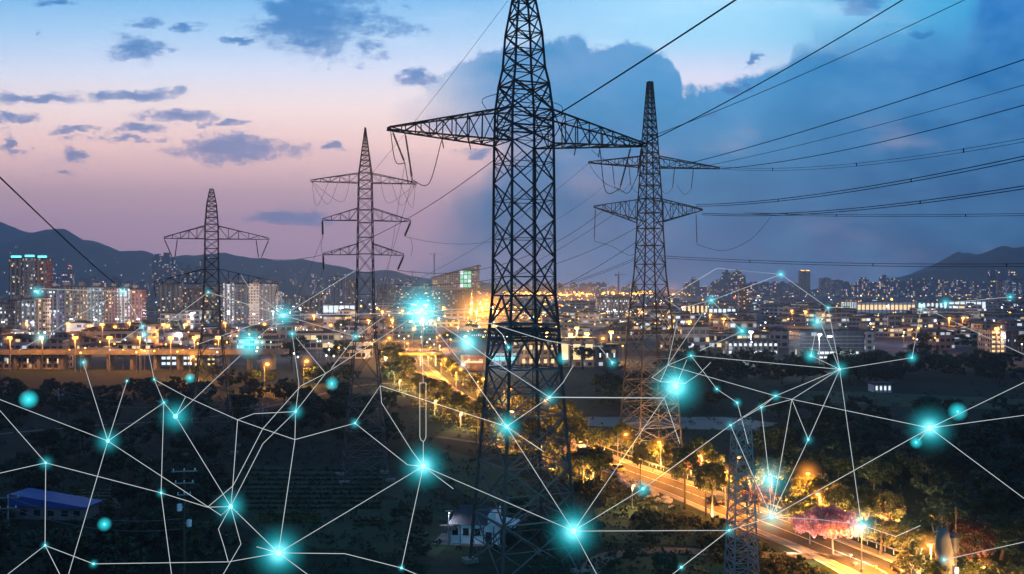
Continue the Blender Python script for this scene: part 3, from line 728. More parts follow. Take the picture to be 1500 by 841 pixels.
wire('twin cable from second tallest pylon knee down towards the lit yard', world(Dp, (-3.5, 0, zA(378, 255))), P(700, 425, 420), 4.0, 0.05, None, 0.5)
wire('cable from the lower left arm of second tallest pylon to the far town', world(Dp, (-9, 0, zA(312, 255))), P(610, 436, 380), 5.0, 0.045)
wire('cable from the big pylon right arm to the second tallest pylon upper arm', T[('A', 1, 17.7)], T[('D', -1, 0)], 1.2, 0.045)
wire('cable from the big pylon right arm inner clamp down to the second tallest pylon', Aw(11, 0, z_(214)), world(Dp, (-6, 0, Da[0][2])), 1.0, 0.035)
wire('thick black cable falling from the upper left corner to the apartment roofs', P(-140, 125, 60), P(181, 424, 540), 1.0, 0.065, 0.22, group='cables reaching the town')
wire('sagging cable from the short pylon left arm towards the tall left towers', T[('C', -1, 1)], P(150, 470, 420), 2.5, 0.04, group='cables reaching the town')
wire('cable from the left middle arm of the three-armed pylon to the ground lamps', T[('B', -1, 1)], P(400, 470, 420), 5, 0.03, group='cables reaching the town')
wire('cable from the left lower arm of the three-armed pylon into the dark', T[('B', -1, 2)], P(410, 500, 330), 4, 0.03, group='cables reaching the town')
# ------------------------------------------------------------------ the town
WM = {}
WM['grey'] = window_mat('facade_grey', (0.20, 0.20, 0.22), 3.2, 3.1, 0.240, WARM, COOL, 0.56, 0.45)
WM['slate'] = window_mat('facade_slate', (0.09, 0.10, 0.13), 3.4, 3.2, 0.176, WARM, COOL, 0.56, 0.4)
WM['red'] = window_mat('facade_red', (0.26, 0.09, 0.09), 3.0, 3.1, 0.160, WARM, COOL, 0.50, 0.7)
WM['cream'] = window_mat('facade_cream', (0.42, 0.34, 0.27), 3.0, 3.1, 0.192, WARM, COOL, 0.50, 0.7)
WM['white'] = window_mat('facade_white', (0.46, 0.47, 0.48), 2.6, 3.0, 0.496, (0.92, 0.59, 0.90), COOL, 1.25, 0.4)
WM['teal'] = window_mat('facade_teal', (0.16, 0.24, 0.27), 3.0, 3.0, 0.336, (0.6, 0.59, 0.95), COOL, 0.9, 0.5)
WM['blue'] = window_mat('facade_blue', (0.10, 0.14, 0.24), 5.0, 3.4, 0.144, (0.6, 0.50, 1.0), COOL, 0.7, 0.4)
WM['far'] = window_mat('facade_far', (0.16, 0.15, 0.17), 9.0, 8.0, 0.272, WARM, (1.0, 0.58, 0.85), 1.5, 0.6, fx=(.2, .8), fz=(.25, .75))
WM['farb'] = window_mat('facade_far_blue', (0.12, 0.13, 0.17), 9.0, 8.0, 0.176, WARM, COOL, 0.81, 0.5, fx=(.2, .8), fz=(.25, .75))
WM['low'] = window_mat('facade_low', (0.30, 0.29, 0.30), 5.0, 4.2, 0.10, WARM, COOL, 0.93, 0.55, fx=(.15, .85), fz=(.3, .75))
WM['lowlit'] = window_mat('facade_low_lit', (0.34, 0.31, 0.29), 4.4, 4.0, 0.34, WARM, COOL, 1.05, 0.5, fx=(.08, .92), fz=(.25, .8))
WM['office'] = window_mat('facade_office', (0.06, 0.07, 0.09), 3.2, 3.4, 0.040, WARM, COOL, 0.50, 0.4, fx=(.06, .94), fz=(.12, .9), glass=(0.035, 0.05, 0.075))
winq = {}
def lit_window(parent, x, y, z, w, h, m, side=-1):
    k = (round(w, 1), round(h, 1), m)
    if k not in winq:
        mb = MB(); mb.box((0, 0, 0), (w, 0.12, h)); winq[k] = mb.mesh('window', S[m])
    return inst('window', winq[k], parent, (x, y, z))
def tower(x0, x1, yt, yb, m, label, fins=0, rz=0.0, depth=None, nwin=0, wm='win_warm', top=1, seed=0, group=None, cat='building', slabs=0, name='apartment_tower'):
    r = random.Random(seed + int(x0 * 7)); D = H * 1500 / (yb - 420.5); w = (x1 - x0) / 1500 * D; h = H + (420.5 - yt) / 1500 * D
    d = depth or max(10, min(w * .6, 30))
    root = empty(name, ((x0 + x1 - 1500) / 2 / 1500 * D, D + d / 2, 0), rz); tag(root, label, cat, group)
    mb = MB(); mb.box((0, 0, h / 2), (w, d, h)); mb.build('wall', WM[m], root)
    mb = MB(); mb.box((0, 0, h + .5), (w + .6, d + .6, 1.0)); rf = mb.build('roof', S['roof'], root)
    if top:
        mb = MB(); mb.box((r.uniform(-.2, .2) * w, 0, h + 2.6), (w * .35, d * .4, 3.2)); mb.build('plant_room', S['concrete'], rf)
        if top > 1:
            mb = MB(); mb.bar((0, 0, h + 4), (0, 0, h + 14), .25, .1); mb.build('antenna', S['steel'], rf)
    for i in range(fins):
        x = -w / 2 + w * (i + .5) / fins; mb = MB(); mb.box((x, -d / 2 - .45, h / 2 - .3), (w / fins * .30, 0.9, h - .6)); mb.build('pilaster', S['concrete'], root)
    for i in range(slabs):
        z = h * (i + 1) / (slabs + 1); mb = MB(); mb.box((0, -d / 2 - .5, z), (w * .96, 1.0, .35)); mb.build('balcony_slab', S['concrete'], root)
    for i in range(nwin):
        fl = max(1, int(h / 3.1)); lit_window(root, r.uniform(-.46, .46) * w, -d / 2 - .06 - (.45 if slabs or fins else 0), (r.randrange(fl) + .55) * 3.1, 1.7, 1.5, wm)
    return root, w, d, h
def rooflight(root, w, d, h, m='bulb_cyan', n=1):
    for i in range(n):
        mb = MB(); mb.box(((i + .5) / n * w - w / 2, -d / 2 + 1, h + 2.0), (w / n * .7, 2, 2.0)); mb.build('roof_light', S[m], root)
t = tower(13, 33, 379, 481, 'slate', 'dark slab tower with a turquoise roof light at the far left end of three', 3, nwin=10, wm='win_warm'); rooflight(t[0], *t[1:])
t = tower(33.5, 52, 378, 481, 'grey', 'middle one of three joined dark towers with turquoise roof lights', 3, nwin=10, wm='win_cool'); rooflight(t[0], *t[1:])
t = tower(52.5, 70, 379, 481, 'red', 'reddish tower with turquoise roof light beside two grey ones', 2, nwin=8); rooflight(t[0], *t[1:])
tower(-22, 11, 445, 496, 'slate', 'dark blue tower block cut by the left picture edge', 3, nwin=14, wm='win_cool', slabs=9)
tower(11.5, 31, 441, 495, 'grey', 'grey tower block with dim windows between dark blue and pale blocks', 4, nwin=10, wm='win_cool')
tower(32, 50, 439, 497, 'teal', 'teal lit tower with white strip windows beside the cream tower', 2, nwin=14, wm='win_cool')
tower(50.5, 66, 437, 497, 'cream', 'cream tower block with plain pale side standing at the left', 2, nwin=6)
tower(68, 87, 423, 492, 'blue', 'narrow blue tower with columns of small bright windows', 3, nwin=14, wm='win_cool')
tower(88, 110, 421, 489, 'grey', 'long grey brown slab at the start of the joined apartment row', 4, nwin=14)
tower(110.3, 128, 421, 489, 'cream', 'brownish slab second in the joined apartment row', 4, nwin=10)
tower(128.3, 152, 421.5, 489, 'teal', 'teal grey slab with close window grid in the apartment row', 5, nwin=18, wm='win_cool')
tower(152.3, 171, 422, 489, 'red', 'dark red slab with lit columns in the apartment row', 4, nwin=10)
tower(171.3, 190, 423, 489, 'white', 'bright white windowed slab in the apartment row', 3, nwin=10, wm='win_cool', slabs=10)
tower(190.3, 208, 425, 489, 'red', 'orange red slab ending the apartment row', 3, nwin=10)
tower(232, 262, 418, 473, 'slate', 'wide dark block under the short pylon left arm', 4, nwin=8)
tower(262.3, 310, 424, 470, 'red', 'wide dark red lit block behind the short pylon', 6, nwin=16)
tower(310.3, 326, 420, 472, 'slate', 'dark narrow block beside the bright white tower', 2, nwin=4)
tower(327, 343, 414, 474, 'white', 'brightest white lit tower right of the short pylon', 2, nwin=24, wm='win_cool', slabs=12)
tower(343.3, 364, 416, 474, 'slate', 'dark tower between the white and the cream orange towers', 3, nwin=6)
tower(364.5, 380, 414, 476, 'cream', 'plain cream orange tower without lit windows', 0)
tower(380.3, 404, 416, 476, 'grey', 'grey tower with faint fins right of the cream orange tower', 5, nwin=5)
tower(397, 411, 427, 458, 'white', 'slim tower of white window grids behind the grey one', 0, nwin=10, wm='win_cool')
tower(414, 440, 437, 458, 'grey', 'low pale block with a lattice of white windows', 5, nwin=10, wm='win_cool')
tower(441, 472, 434, 458, 'slate', 'low dark block beside the three-armed pylon', 4, nwin=8)
tower(484, 506, 405, 447, 'blue', 'blue lit slab tower right behind the three-armed pylon left side', 4, nwin=8, wm='win_cool')
tower(506.5, 521, 410, 448, 'red', 'red lit slab tower touching the three-armed pylon', 3, nwin=8)
tower(552, 578, 418, 444, 'slate', 'low wide dark block right of the three-armed pylon', 4, nwin=8)
tower(874, 897, 437, 470, 'grey', 'grey apartment block of white windows between the two big pylons, first of two', 4, nwin=24, wm='win_cool')
tower(897.4, 924, 436, 470, 'slate', 'apartment block of violet tint touching the second tallest pylon', 5, nwin=22, wm='win_cool')
tower(1083, 1096, 419, 463, 'red', 'lone violet red tower right of the second tallest pylon', 2, nwin=8)
t = tower(1172, 1187, 397, 434, 'red', 'dark tower topped by two orange lights on the right skyline', 2, nwin=6); rooflight(t[0], *t[1:], 'bulb_orange', 2)
tower(1158, 1171, 416, 434, 'red', 'short red lit block left of the orange topped tower', 0, nwin=8)
tower(1202, 1218, 408, 434, 'grey', 'stepped tower with a lit crown, left half', 2, nwin=8, top=2)
tower(1218.3, 1235, 411, 434, 'slate', 'lower right half of the tower with a lit crown', 2, nwin=8)
tower(1450, 1459, 396, 437, 'far', 'first thin tower of dotted lights by the dark hill', 0)
tower(1461, 1470, 396, 437, 'far', 'second thin tower of dotted lights by the dark hill', 0)
tower(1480, 1489, 396, 437, 'far', 'third thin tower of dotted lights by the dark hill', 0)
tower(1463, 1476, 412, 441, 'red', 'reddish block in front of the thin dotted towers', 2, nwin=8)
tower(1476.5, 1530, 410, 442, 'teal', 'wide teal grey block at the right edge below the hill', 6, nwin=20, wm='win_cool')
tower(1172, 1266, 487, 531, 'office', 'broad dark glass office block in the middle right with a few lit rows', 0, nwin=0, slabs=7, depth=22, name='office_block')
o = tower(1266.5, 1281, 486, 531, 'grey', 'plain grey stair tower at the end of the dark office block', 0, depth=24, name='stair_tower')
ob = [x for x in bpy.data.objects if x.name.startswith('office_block')][0]
for i in range(9): lit_window(ob, -8 + i * 2.6, -11.14, 5.2, 2.2, 1.6, 'win_cool'); lit_window(ob, -6 + i * 2.6, -11.14, 2.6, 2.0, 1.2, 'win_cool')
# --- wide lit halls and sheds
def hall(x0, x1, yt, yb, wallm, lightm, label, rows=1, fill=.55, bays=8, roof='roof', rz=0.0, depth=None, name='lit_hall', hfrac=.5):
    D = H * 1500 / (yb - 420.5); w = (x1 - x0) / 1500 * D; h = max(3, H + (420.5 - yt) / 1500 * D); d = depth or max(8, w * .3)
    root = empty(name, ((x0 + x1 - 1500) / 2 / 1500 * D, D + d / 2, 0), rz); tag(root, label, 'building')
    mb = MB(); mb.box((0, 0, h / 2), (w, d, h)); mb.build('wall', S[wallm] if wallm in S else WM[wallm], root)
    mb = MB(); mb.prism_y([(-w / 2 - .8, h), (w / 2 + .8, h), (w / 2 + .8, h + .4), (0, h + .4 + w * .02), (-w / 2 - .8, h + .4)], -d / 2 - .8, d / 2 + .8); mb.build('roof', S[roof], root)
    for r_ in range(rows):
        for i in range(bays):
            x = -w / 2 + w * (i + .5) / bays; z = h * (r_ + .55) / rows
            mb = MB(); mb.box((x, -d / 2 - .08, z), (w / bays * fill, .16, h / rows * hfrac)); mb.build('window', S[lightm], root)
    for i in range(bays + 1):
        mb = MB(); x = -w / 2 + w * i / bays; mb.box((x, -d / 2 - .3, h / 2), (w / bays * .12, .6, h)); mb.build('pilaster', S['concrete'], root)
    return root
hall(1232, 1255, 438, 461, 'grey', 'win_cool', 'slatted grey hall at the start of the long lit halls', 1, .3, 9)
hall(1255.5, 1341, 443, 459, 'white', 'win_warm', 'longest pale hall with warm lit glass front on the right', 1, .7, 14, hfrac=.45)
hall(1344, 1388, 441, 457, 'grey', 'win_cool', 'mid grey hall with white doors between the long lit halls', 1, .5, 7)
hall(1390, 1462, 440, 456, 'white', 'win_cool', 'white lit hall with dark centre strip near the right edge', 1, .8, 9, hfrac=.6)
hall(1463, 1520, 444, 455, 'grey', 'win_warm', 'low hall with lit doors at the right edge', 1, .6, 6)
hall(1452, 1472, 484, 518, 'cream', 'win_warm', 'yellow lit end block with stacked window rows at the right edge', 5, .7, 3, depth=18, hfrac=.45)
hall(1472.5, 1520, 485, 516, 'office', 'win_cool', 'dark glass block joined to the yellow lit end block', 1, .1, 5, depth=20, hfrac=.1)
hall(473, 520, 447, 460, 'white', 'win_cool', 'glaring white hall left of the three-armed pylon', 1, .85, 6, hfrac=.75)
hall(236, 282, 513, 537, 'grey', 'win_cool', 'white glowing glass office by the orange viaduct', 3, .75, 6, depth=14, hfrac=.5)
hall(283, 316, 515, 538, 'grey', 'win_warm', 'smaller warm lit office beside the white glowing one', 3, .5, 5, depth=12, hfrac=.4)
hall(1000, 1038, 444, 464, 'red', 'win_warm', 'red brown hall with warm doors right of the second tallest pylon', 1, .5, 6)
hall(1038, 1078, 447, 466, 'grey', 'win_cool', 'grey hall with a white light strip right of the red brown hall', 1, .7, 6, hfrac=.3)
hall(1066, 1140, 500, 522, 'grey', 'win_cool', 'white lit low hall behind the cyan node cluster', 2, .5, 10, depth=16, hfrac=.35)
hall(677, 711, 520, 543, 'red', 'win_warm', 'red striped shed lit from the road, left of the big pylon', 1, .8, 1, hfrac=.14, depth=10)
hall(716, 756, 516, 537, 'teal', 'bulb_cyan', 'cyan lit low hall behind the big pylon left leg', 1, .8, 5, hfrac=.22, depth=12)
hall(690, 735, 484, 500, 'slate', 'win_cool', 'dark hall with a dotted row of white lights', 1, .25, 14, hfrac=.15, depth=18)
hall(818, 872, 497, 538, 'cream', 'win_warm', 'open yellow lit workshop right of the big pylon legs', 1, .6, 3, depth=12, hfrac=.55)
hall(762, 815, 500, 540, 'cream', 'win_warm', 'orange lit scrap shed between the big pylon legs', 2, .4, 5, depth=12, hfrac=.3)
hall(874, 905, 506, 538, 'grey', 'win_cool', 'green grey shed with a single lamp right of the workshop', 1, .2, 3, depth=10, hfrac=.2)
hall(1281, 1306, 566, 575, 'white', 'win_cool', 'small white farm shed on the dark green field', 1, .4, 4, depth=7)
# --- the wedge roofed building with the green glass wall
D = 1420; w = 66 / 1500 * D; wx = (666 - 750) / 1500 * D
W = empty('wedge_building', (wx, D, 0), R(-4)); tag(W, 'wedge roofed building with a glowing green glass wall, hovering over dark legs', 'building')
z = lambda y: H + (420.5 - y) / 1500 * D
mb = MB(); mb.prism_y([(-w / 2, z(424)), (w / 2, z(424)), (w / 2, z(391)), (-w / 2, z(408))], 0, 34); mb.build('wall', WM['grey'], W)
mb = MB(); mb.prism_y([(-w / 2 - 2, z(408)), (w / 2 + 2, z(390)), (w / 2 + 2, z(388)), (-w / 2 - 2, z(406.6))], -2, 36); mb.build('roof', S['tin'], W)
for i in range(3):
    for j in range(4):
        mb = MB(); mb.box((w * (.16 + i * .085), -.4, z(421.5) + (z(394) - z(421.5)) * (j + .5) / 4.4), (w * .07, .8, (z(394) - z(424)) / 4.4 * .78)); mb.build('window', S['win_green' if (i + j) % 3 else 'win_cool'], W)
mb = MB(); mb.box((0, 17, z(424) / 2 + .4), (w * .7, 22, z(424) - 1)); mb.build('podium', WM['slate'], W)
for i in range(4): mb = MB(); mb.bar((w * .42, 2 + i * 9, 0), (w * .42, 2 + i * 9, z(424) - .01), 1.0, n=6); mb.build('column', S['concrete'], W)
# --- crane, radio mast
def crane(px, yt, yb, label, jib, m='steel'):
    D = H * 1500 / (yb - 420.5); h = H + (420.5 - yt) / 1500 * D; root = empty('tower_crane', ((px - 750) / 1500 * D, D, 0), R(20)); tag(root, label, 'crane')
    pr = [(0, 1.6), (h, 1.6)]; mb = MB(); lattice_section(mb, pr, [h * i / 14 for i in range(15)], .5, 'Z', False)
    for sx, sy in CS: mb.bar((sx * 1.6, sy * 1.6, 0), (sx * 1.6, sy * 1.6, h), .5)
    mb.build('tower', S[m], root)
    mb = MB(); mb.bar((-jib * .4, 0, h), (jib, 0, h), .7); mb.bar((0, 0, h + 8), (jib * .8, 0, h), .25); mb.bar((0, 0, h + 8), (-jib * .35, 0, h), .25); mb.bar((0, 0, h), (0, 0, h + 8), .6); mb.box((-jib * .36, 0, h - 2), (5, 3, 4)); mb.build('jib', S[m], root)
    return root
pinksteel = S['pinksteel'] = mat('red_painted_steel', (0.45, 0.10, 0.08), 0.5)
crane(636, 372, 434, 'pale red tower crane beside the wedge roofed building', 46, 'pinksteel')
crane(604, 398, 434, 'lower red tower crane left of the taller one', 30, 'pinksteel')
crane(906, 402, 440, 'dark tower crane left of the second tallest pylon', 26)
mst = empty('radio_mast', G(102, 437)); tag(mst, 'thin red radio mast behind the apartment row', 'mast')
mb = MB(); hm_ = zA(390, G(102, 437).y); lattice_section(mb, [(0, 3), (hm_, .6)], [hm_ * i / 10 for i in range(11)], .35, 'X', True); mb.build('lattice', pinksteel, mst)
mb = MB(); mb.ball((0, 0, hm_ + 2), 2.6); mb.build('beacon', S['bulb_red'], mst)
# --- far skyline and low roofs, copies of a few blocks
def block_mesh(seed, w, d, h, m, step=True):
    r = random.Random(seed); mb = MB(); mb.box((0, 0, h / 2), (w, d, h))
    if step: mb.box((r.uniform(-.15, .15) * w, 0, h + h * .06), (w * r.uniform(.3, .6), d * .6, h * .12))
    return mb.mesh('block', [WM[m]])
FAR = [block_mesh(i, 1, 1, 1, ('far', 'farb')[i % 2]) for i in range(1)]
far_meshes = {}
def far_tower(x, wpx, yt, yb, m, label, group):
    D = H * 1500 / (yb - 420.5); w = wpx / 1500 * D; h = H + (420.5 - yt) / 1500 * D
    w = round(w / 12) * 12 + 12; h = round(h / 16) * 16 + 8
    k = (w, h, m)
    if k not in far_meshes: far_meshes[k] = block_mesh(w + h, w, w * .6, h, m)
    o = inst('distant_tower', far_meshes[k], None, ((x - 750) / 1500 * D, D, 0), rnd.uniform(-.3, .3)); tag(o, label, 'building', group)
    return o
def band(x0, x1, ya, yb_, base, step, label, group, m=('far', 'farb'), wr=(5, 13)):
    x = x0
    while x < x1:
        wv = rnd.uniform(*wr); far_tower(x + wv / 2, wv, rnd.uniform(ya, yb_), base + rnd.uniform(-.8, .8), rnd.choice(m), label, group); x += wv * rnd.uniform(*step)
G1 = 'distant towers of the right skyline'; G2 = 'distant towers under the left hills'; G3 = 'distant towers in the middle skyline'
band(1236, 1446, 414, 423, 434.5, (1.0, 1.35), 'small distant tower in the lit row along the right skyline', G1)
band(1290, 1440, 410, 418, 433.5, (2.0, 4.0), 'taller distant tower standing out of the right skyline row', 'taller towers of the right skyline', wr=(5, 9))
band(1004, 1060, 412, 422, 434, (1.0, 1.5), 'small distant tower right of the second tallest pylon', 'distant towers behind the white halls')
band(1060, 1084, 402, 408, 433.5, (1.05, 1.2), 'tall distant tower in the close group on the centre right skyline', 'close tower group', wr=(6, 8))
band(1096, 1160, 414, 424, 434, (1.1, 1.7), 'small distant tower left of the orange topped tower', 'distant towers left of the orange topped one')
band(750, 930, 417, 424, 432.5, (1.2, 2.4), 'tiny distant block in the bright middle skyline', G3, wr=(4, 9))
band(540, 640, 413, 423, 433.5, (1.1, 2.0), 'small distant block behind the brightest cyan node', 'distant blocks behind the brightest node', wr=(5, 11))
band(405, 520, 404, 420, 434.5, (1.2, 2.2), 'dim distant tower left of the three-armed pylon', 'dim towers left of the three-armed pylon')
band(70, 240, 398, 418, 436, (1.3, 2.4), 'dim distant tower behind the apartment row', G2, m=('farb', 'far'))
band(225, 254, 382, 390, 436, (1.05, 1.2), 'tall dim tower with lit crown below the left hills', 'tall dim towers below the left hills', m=('farb',), wr=(9, 12))
band(258, 310, 384, 398, 437, (1.05, 1.3), 'dim grey tower behind the short pylon', 'dim towers behind the short pylon', m=('farb',), wr=(9, 14))
# low roofs
low_meshes = []
for i in range(9):
    w, d, h = rnd.uniform(14, 34), rnd.uniform(10, 18), rnd.uniform(5, 14); mb = MB(); mb.box((0, 0, h / 2), (w, d, h)); k = mb.v, mb.f; mb.m = 1
    if i % 3: mb.prism_y([(-w / 2 - .5, h), (w / 2 + .5, h), (0, h + w * .10)], -d / 2 - .5, d / 2 + .5)
    else: mb.box((0, 0, h + .35), (w + .8, d + .8, .7)); mb.box((w * .2, 0, h + 1.6), (w * .2, d * .3, 1.8))
    low_meshes.append(mb.mesh('low_block', [WM['lowlit' if i % 3 == 0 else 'low'], S['roof']]))
def blocked(x, y):
    if 0 < x < 410 and 470 < y < 500 and not 210 < x < 300: return True
    if 560 < x < 760 and 505 < y: return True
    if 1160 < x < 1300 and 484 < y: return True
    p = G(x, y)
    return min((p - Vector((q.x, q.y, 0))).length for q in RF) < 26
nlow = 0
for i in range(420):
    y = 436 + 90 * rnd.random() ** 1.25; x = rnd.uniform(-40, 1540)
    if blocked(x, y) or (y > 512 and 330 < x < 520) or (y > 516 and x > 1090): continue
    z = 0; o = inst('low_building', low_meshes[rnd.randrange(9)], None, G(x, y), rnd.uniform(-.5, .5), (lambda s: (s, s, rnd.uniform(.8, 1.3)))(max(0.8, min(2.6, 640 / 1500 * (60000 / (y - 420.5)) / 330))))
    side = 'left of the three-armed pylon' if x < 535 else 'between the pylons' if x < 950 else 'right of the second tallest pylon'
    tag(o, f'low flat town building with small lit windows {side}', 'building', f'low town buildings {side}'); nlow += 1
    if nlow >= 270: break
# --- orange lit viaduct on the left
Vd = empty('viaduct', G(130, 541)); tag(Vd, 'long orange lit viaduct on dark piers at the left', 'bridge'); vD = G(130, 541).y; vx = lambda px: (px - 130) / 1500 * vD
mb = MB(); mb.box((vx(150), 0, 8.0), (vx(420) - vx(-120), 11, 1.1)); mb.build('deck', S['concrete'], Vd)
for yy in (-5.3, 5.3): mb = MB(); mb.box((vx(150), yy, 9.1), (vx(420) - vx(-120), .3, 1.1)); mb.build('parapet', S['concrete'], Vd)
for i in range(16):
    mb = MB(); mb.box((vx(-110 + i * 34), 0, 3.72), (1.4, 6, 7.44)); mb.build('pier', S['concrete'], Vd)
hall(-40, 92, 519, 541, 'cream', 'win_warm', 'long orange lit depot under the viaduct at the left edge', 1, .12, 9, depth=12, hfrac=.3)
# --- canopy of the bright yellow forecourt
Cn = empty('forecourt_canopy', G(616, 536), R(-12)); tag(Cn, 'bright yellow canopy roof glowing by the bend of the road', 'canopy')
mb = MB(); mb.box((0, 0, 6.3), (20, 10, 1.1)); mb.build('canopy_roof', S['leaf_yellow'] if False else mat('yellow_fascia', (0.55, 0.36, 0.05), 0.5), Cn)
for x in (-8, 0, 8):
    mb = MB(); mb.bar((x, 0, 0), (x, 0, 5.74), .3, n=8); mb.build('column', S['white'], Cn)
for x in (-6, 0, 6): mb = MB(); mb.box((x, 0, 5.69), (3.5, 1.2, .1)); mb.build('ceiling_light', S['bulb_orange'], Cn)

# ------------------------------------------------------------------ lamps
LAMP = 0.5
def lamp_light(parent, loc, power, c=SODIUM, r=0.4, spot=0, aim=None):
    l = bpy.data.lights.new('lamp_light', 'SPOT' if spot else 'POINT')
    if spot: l.spot_size = R(spot); l.spot_blend = 0.25
    l.energy = power * LAMP; l.color = c; l.shadow_soft_size = r
    o = bpy.data.objects.new('lamp_light', l); col.objects.link(o); o.parent = parent; o.location = loc
    if aim: o.rotation_euler = Vector(aim).to_track_quat('-Z', 'Y').to_euler()
    return o
for x in (-6, 6): lamp_light(Cn, (x, 0, 5.2), 14000, (1.0, 0.5, 0.05), .8)
lamp_light(Cn, (0, -8, 7.5), 14000, (1.0, 0.5, 0.05), .8)
def street_lamp(x, y, h, arm, label, power, halo=2.2, k=2.2, rz=0.0, br=0.36, bulb='bulb_orange', c=None):
    root = empty('street_lamp', G(x, y), rz); tag(root, label, 'lamp')
    mb = MB(); mb.tube([(0, 0, 0), (0, 0, 1.2), (0, 0, h)], [.16, .11, .07], 8); mb.lathe([(.22, 0), (.22, .5), (.12, .6)], 8); mb.build('pole', S['galv'], root)
    e = Vector((arm, 0, h + abs(arm) * .08)); mb = MB(); mb.tube([(0, 0, h - .05), (arm * .5, 0, h + abs(arm) * .07), e], .05, 6); mb.build('arm', S['galv'], root)
    hd = MB(); hd.box((e.x, 0, e.z + .10), (1.1, .45, .16)); head = hd.build('lamp_head', S['galv'], root)
    mb = MB(); mb.ball((e.x, 0, e.z - .18), br, 10, 6, .7); mb.build('bulb', S[bulb], head)
    if halo: glow(root, (e.x, 0, e.z - .2), halo, 'glow_orange', k)  # bloom around the bulb, added as a ball of emission
    if power: lamp_light(root, (e.x, 0, e.z - br * .7 - .35), power * (2.5 if h > 5 else 1.1), c or (SODIUM if h > 5 else (1.0, 0.62, 0.26)), spot=172 if h > 5 else 0)
    return root
street_lamp(1203, 758, 7.6, -2.3, 'tall lamp post with bent arm and flaring orange lamp above the pink tree', 30000, 3.4, 3.0)
street_lamp(1201, 772, 5.6, -.3, 'lower orange lamp on a post just below the tall lamp', 14000, 2.0, 2.0)
street_lamp(968, 690, 6.4, -.4, 'orange lamp among the trees nearest to the yellow car', 22000, 2.4)
street_lamp(1028, 712, 6.2, -.4, 'orange lamp over the road left of the thin pale mast', 22000, 2.2)
street_lamp(1062, 741, 6.4, .2, 'orange lamp standing just left of the thin pale mast foot', 20000, 2.2)
street_lamp(1098, 752, 6.6, -.4, 'orange lamp just right of the thin pale mast', 14000, 1.0, 1.4)
street_lamp(1364, 846, 4.6, -.2, 'low orange lamp glowing beside the thick concrete mast', 15000, 2.6, 2.6)
street_lamp(1440, 866, 3.6, .2, 'orange lamp added among golden trees at the lower right edge', 16000, 1.6)  # added lamp, kept low among the trees to light them
street_lamp(1262, 838, 6.6, 0.2, 'added orange lamp at the near end of the road, hidden behind a cyan node', 60000, 1.2, 1.5)  # added lamp for the pink tree, its bulb hidden behind the node
street_lamp(905, 676, 6.2, 1.8, 'orange lamp at the roadside trees behind the white rocks', 20000, 2.0)
street_lamp(846, 655, 6.2, 1.8, 'orange lamp among golden trees right of the big pylon', 24000, 1.8)
for i, (x, y, pw) in enumerate(((790, 634, 22000), (738, 612, 26000), (700, 594, 28000), (668, 576, 60000), (646, 557, 90000), (627, 546, 100000), (592, 527, 90000), (640, 512, 90000))):
    street_lamp(x, y, 9.0, 1.8, f'{("first", "second", "third", "fourth", "fifth", "sixth", "seventh", "eighth")[i]} orange lamp of the golden tree road, counting from the big pylon', pw, 2.4, 2.0, br=.5)
for x, y, lab in ((445, 561, 'large orange lamp in the dark left of the three-armed pylon'), (387, 567, 'smaller orange lamp left of the large one in the dark'), (278, 552, 'orange lamp over the fields below the white glowing office'),
                  (567, 527, 'orange lamp at the dark foot of the three-armed pylon'), (604, 507, 'orange lamp left of the yellow canopy'), (482, 499, 'orange lamp glowing behind the three-armed pylon left side'), (270, 498, 'orange lamp on the viaduct end'),
                  (385, 497, 'orange lamp beside the cyan ball'), (166, 503, 'first orange lamp over the viaduct'), (244, 500, 'second orange lamp over the viaduct'), (880, 528, 'yellow lamp beside the green grey shed')):
    street_lamp(x, y + 4, 10 if y > 540 else 13, 1.2, lab, 40000 if y > 520 else 60000, 4.2, 2.2, br=.8 if y > 520 else 1.1)
GROVES = []
for i, (t_, side) in enumerate(((40, -1), (46, 1), (52, -1), (57, -1), (62, 1), (66, -1), (70, -1), (74, 1), (78, -1), (82, -1), (86, 1), (36, 1), (32, 1), (28, 1), (22, 1), (17, 1), (12, 1), (26, -1))):  # low lamps added to gild the roadside trees, no real footpath
    d = (RF[t_ + 1] - RF[t_ - 1]).normalized(); p = RF[t_] + Vector((d.y, -d.x, 0)) * side * 17
    px, py = 750 + p.x / p.y * 1500, 420.5 + 60000 / p.y
    street_lamp(px, py, 4.5, .3, 'low orange lamp added among the golden roadside trees to light them', 34000 if t_ > 60 else 18000 if t_ > 38 else 9000, 1.2, 1.5, br=.24)['group'] = 'added low lamps among the roadside trees'; GROVES.append(p)
street_lamp(657, 799, 5.2, .1, 'small white yard lamp beside the whitewashed farmhouse', 600, 0, 0, br=.14, bulb='bulb_white', c=(0.80, 0.86, 1.0))
# flood lights that make the glow of the yards
fl_mb = MB(); fl_mb.tube([(0, 0, 0), (0, 0, 16)], [.25, .15], 6); fl_mb.box((0, -.3, 16), (2.6, .5, 1.2)); fl_mb.m = 1; fl_mb.box((0, -.62, 16), (2.3, .14, 1.0))
fl_or = fl_mb.mesh('floodlight', [S['galv'], S['bulb_orange']]); fl_wh = fl_mb.mesh('floodlight', [S['galv'], S['bulb_white']])
def flood(x, y, power, warm=True, where='', c=None, halo=0, hk=1.2):
    o = inst('floodlight', fl_or if warm else fl_wh, None, G(x, y), rnd.uniform(-.6, .6)); tag(o, f'{"orange" if warm else "white"} floodlight mast {where}', 'lamp', f'floodlight masts {where}')
    if halo: glow(o, (0, -1.6, 15), halo, 'glow_orange', hk)  # bloom of the floodlight, put in as a glowing ball
    lamp_light(o, (0, -1.6, 15), power, c or (SODIUM if warm else (0.85, 0.92, 1.0)), 1.0)
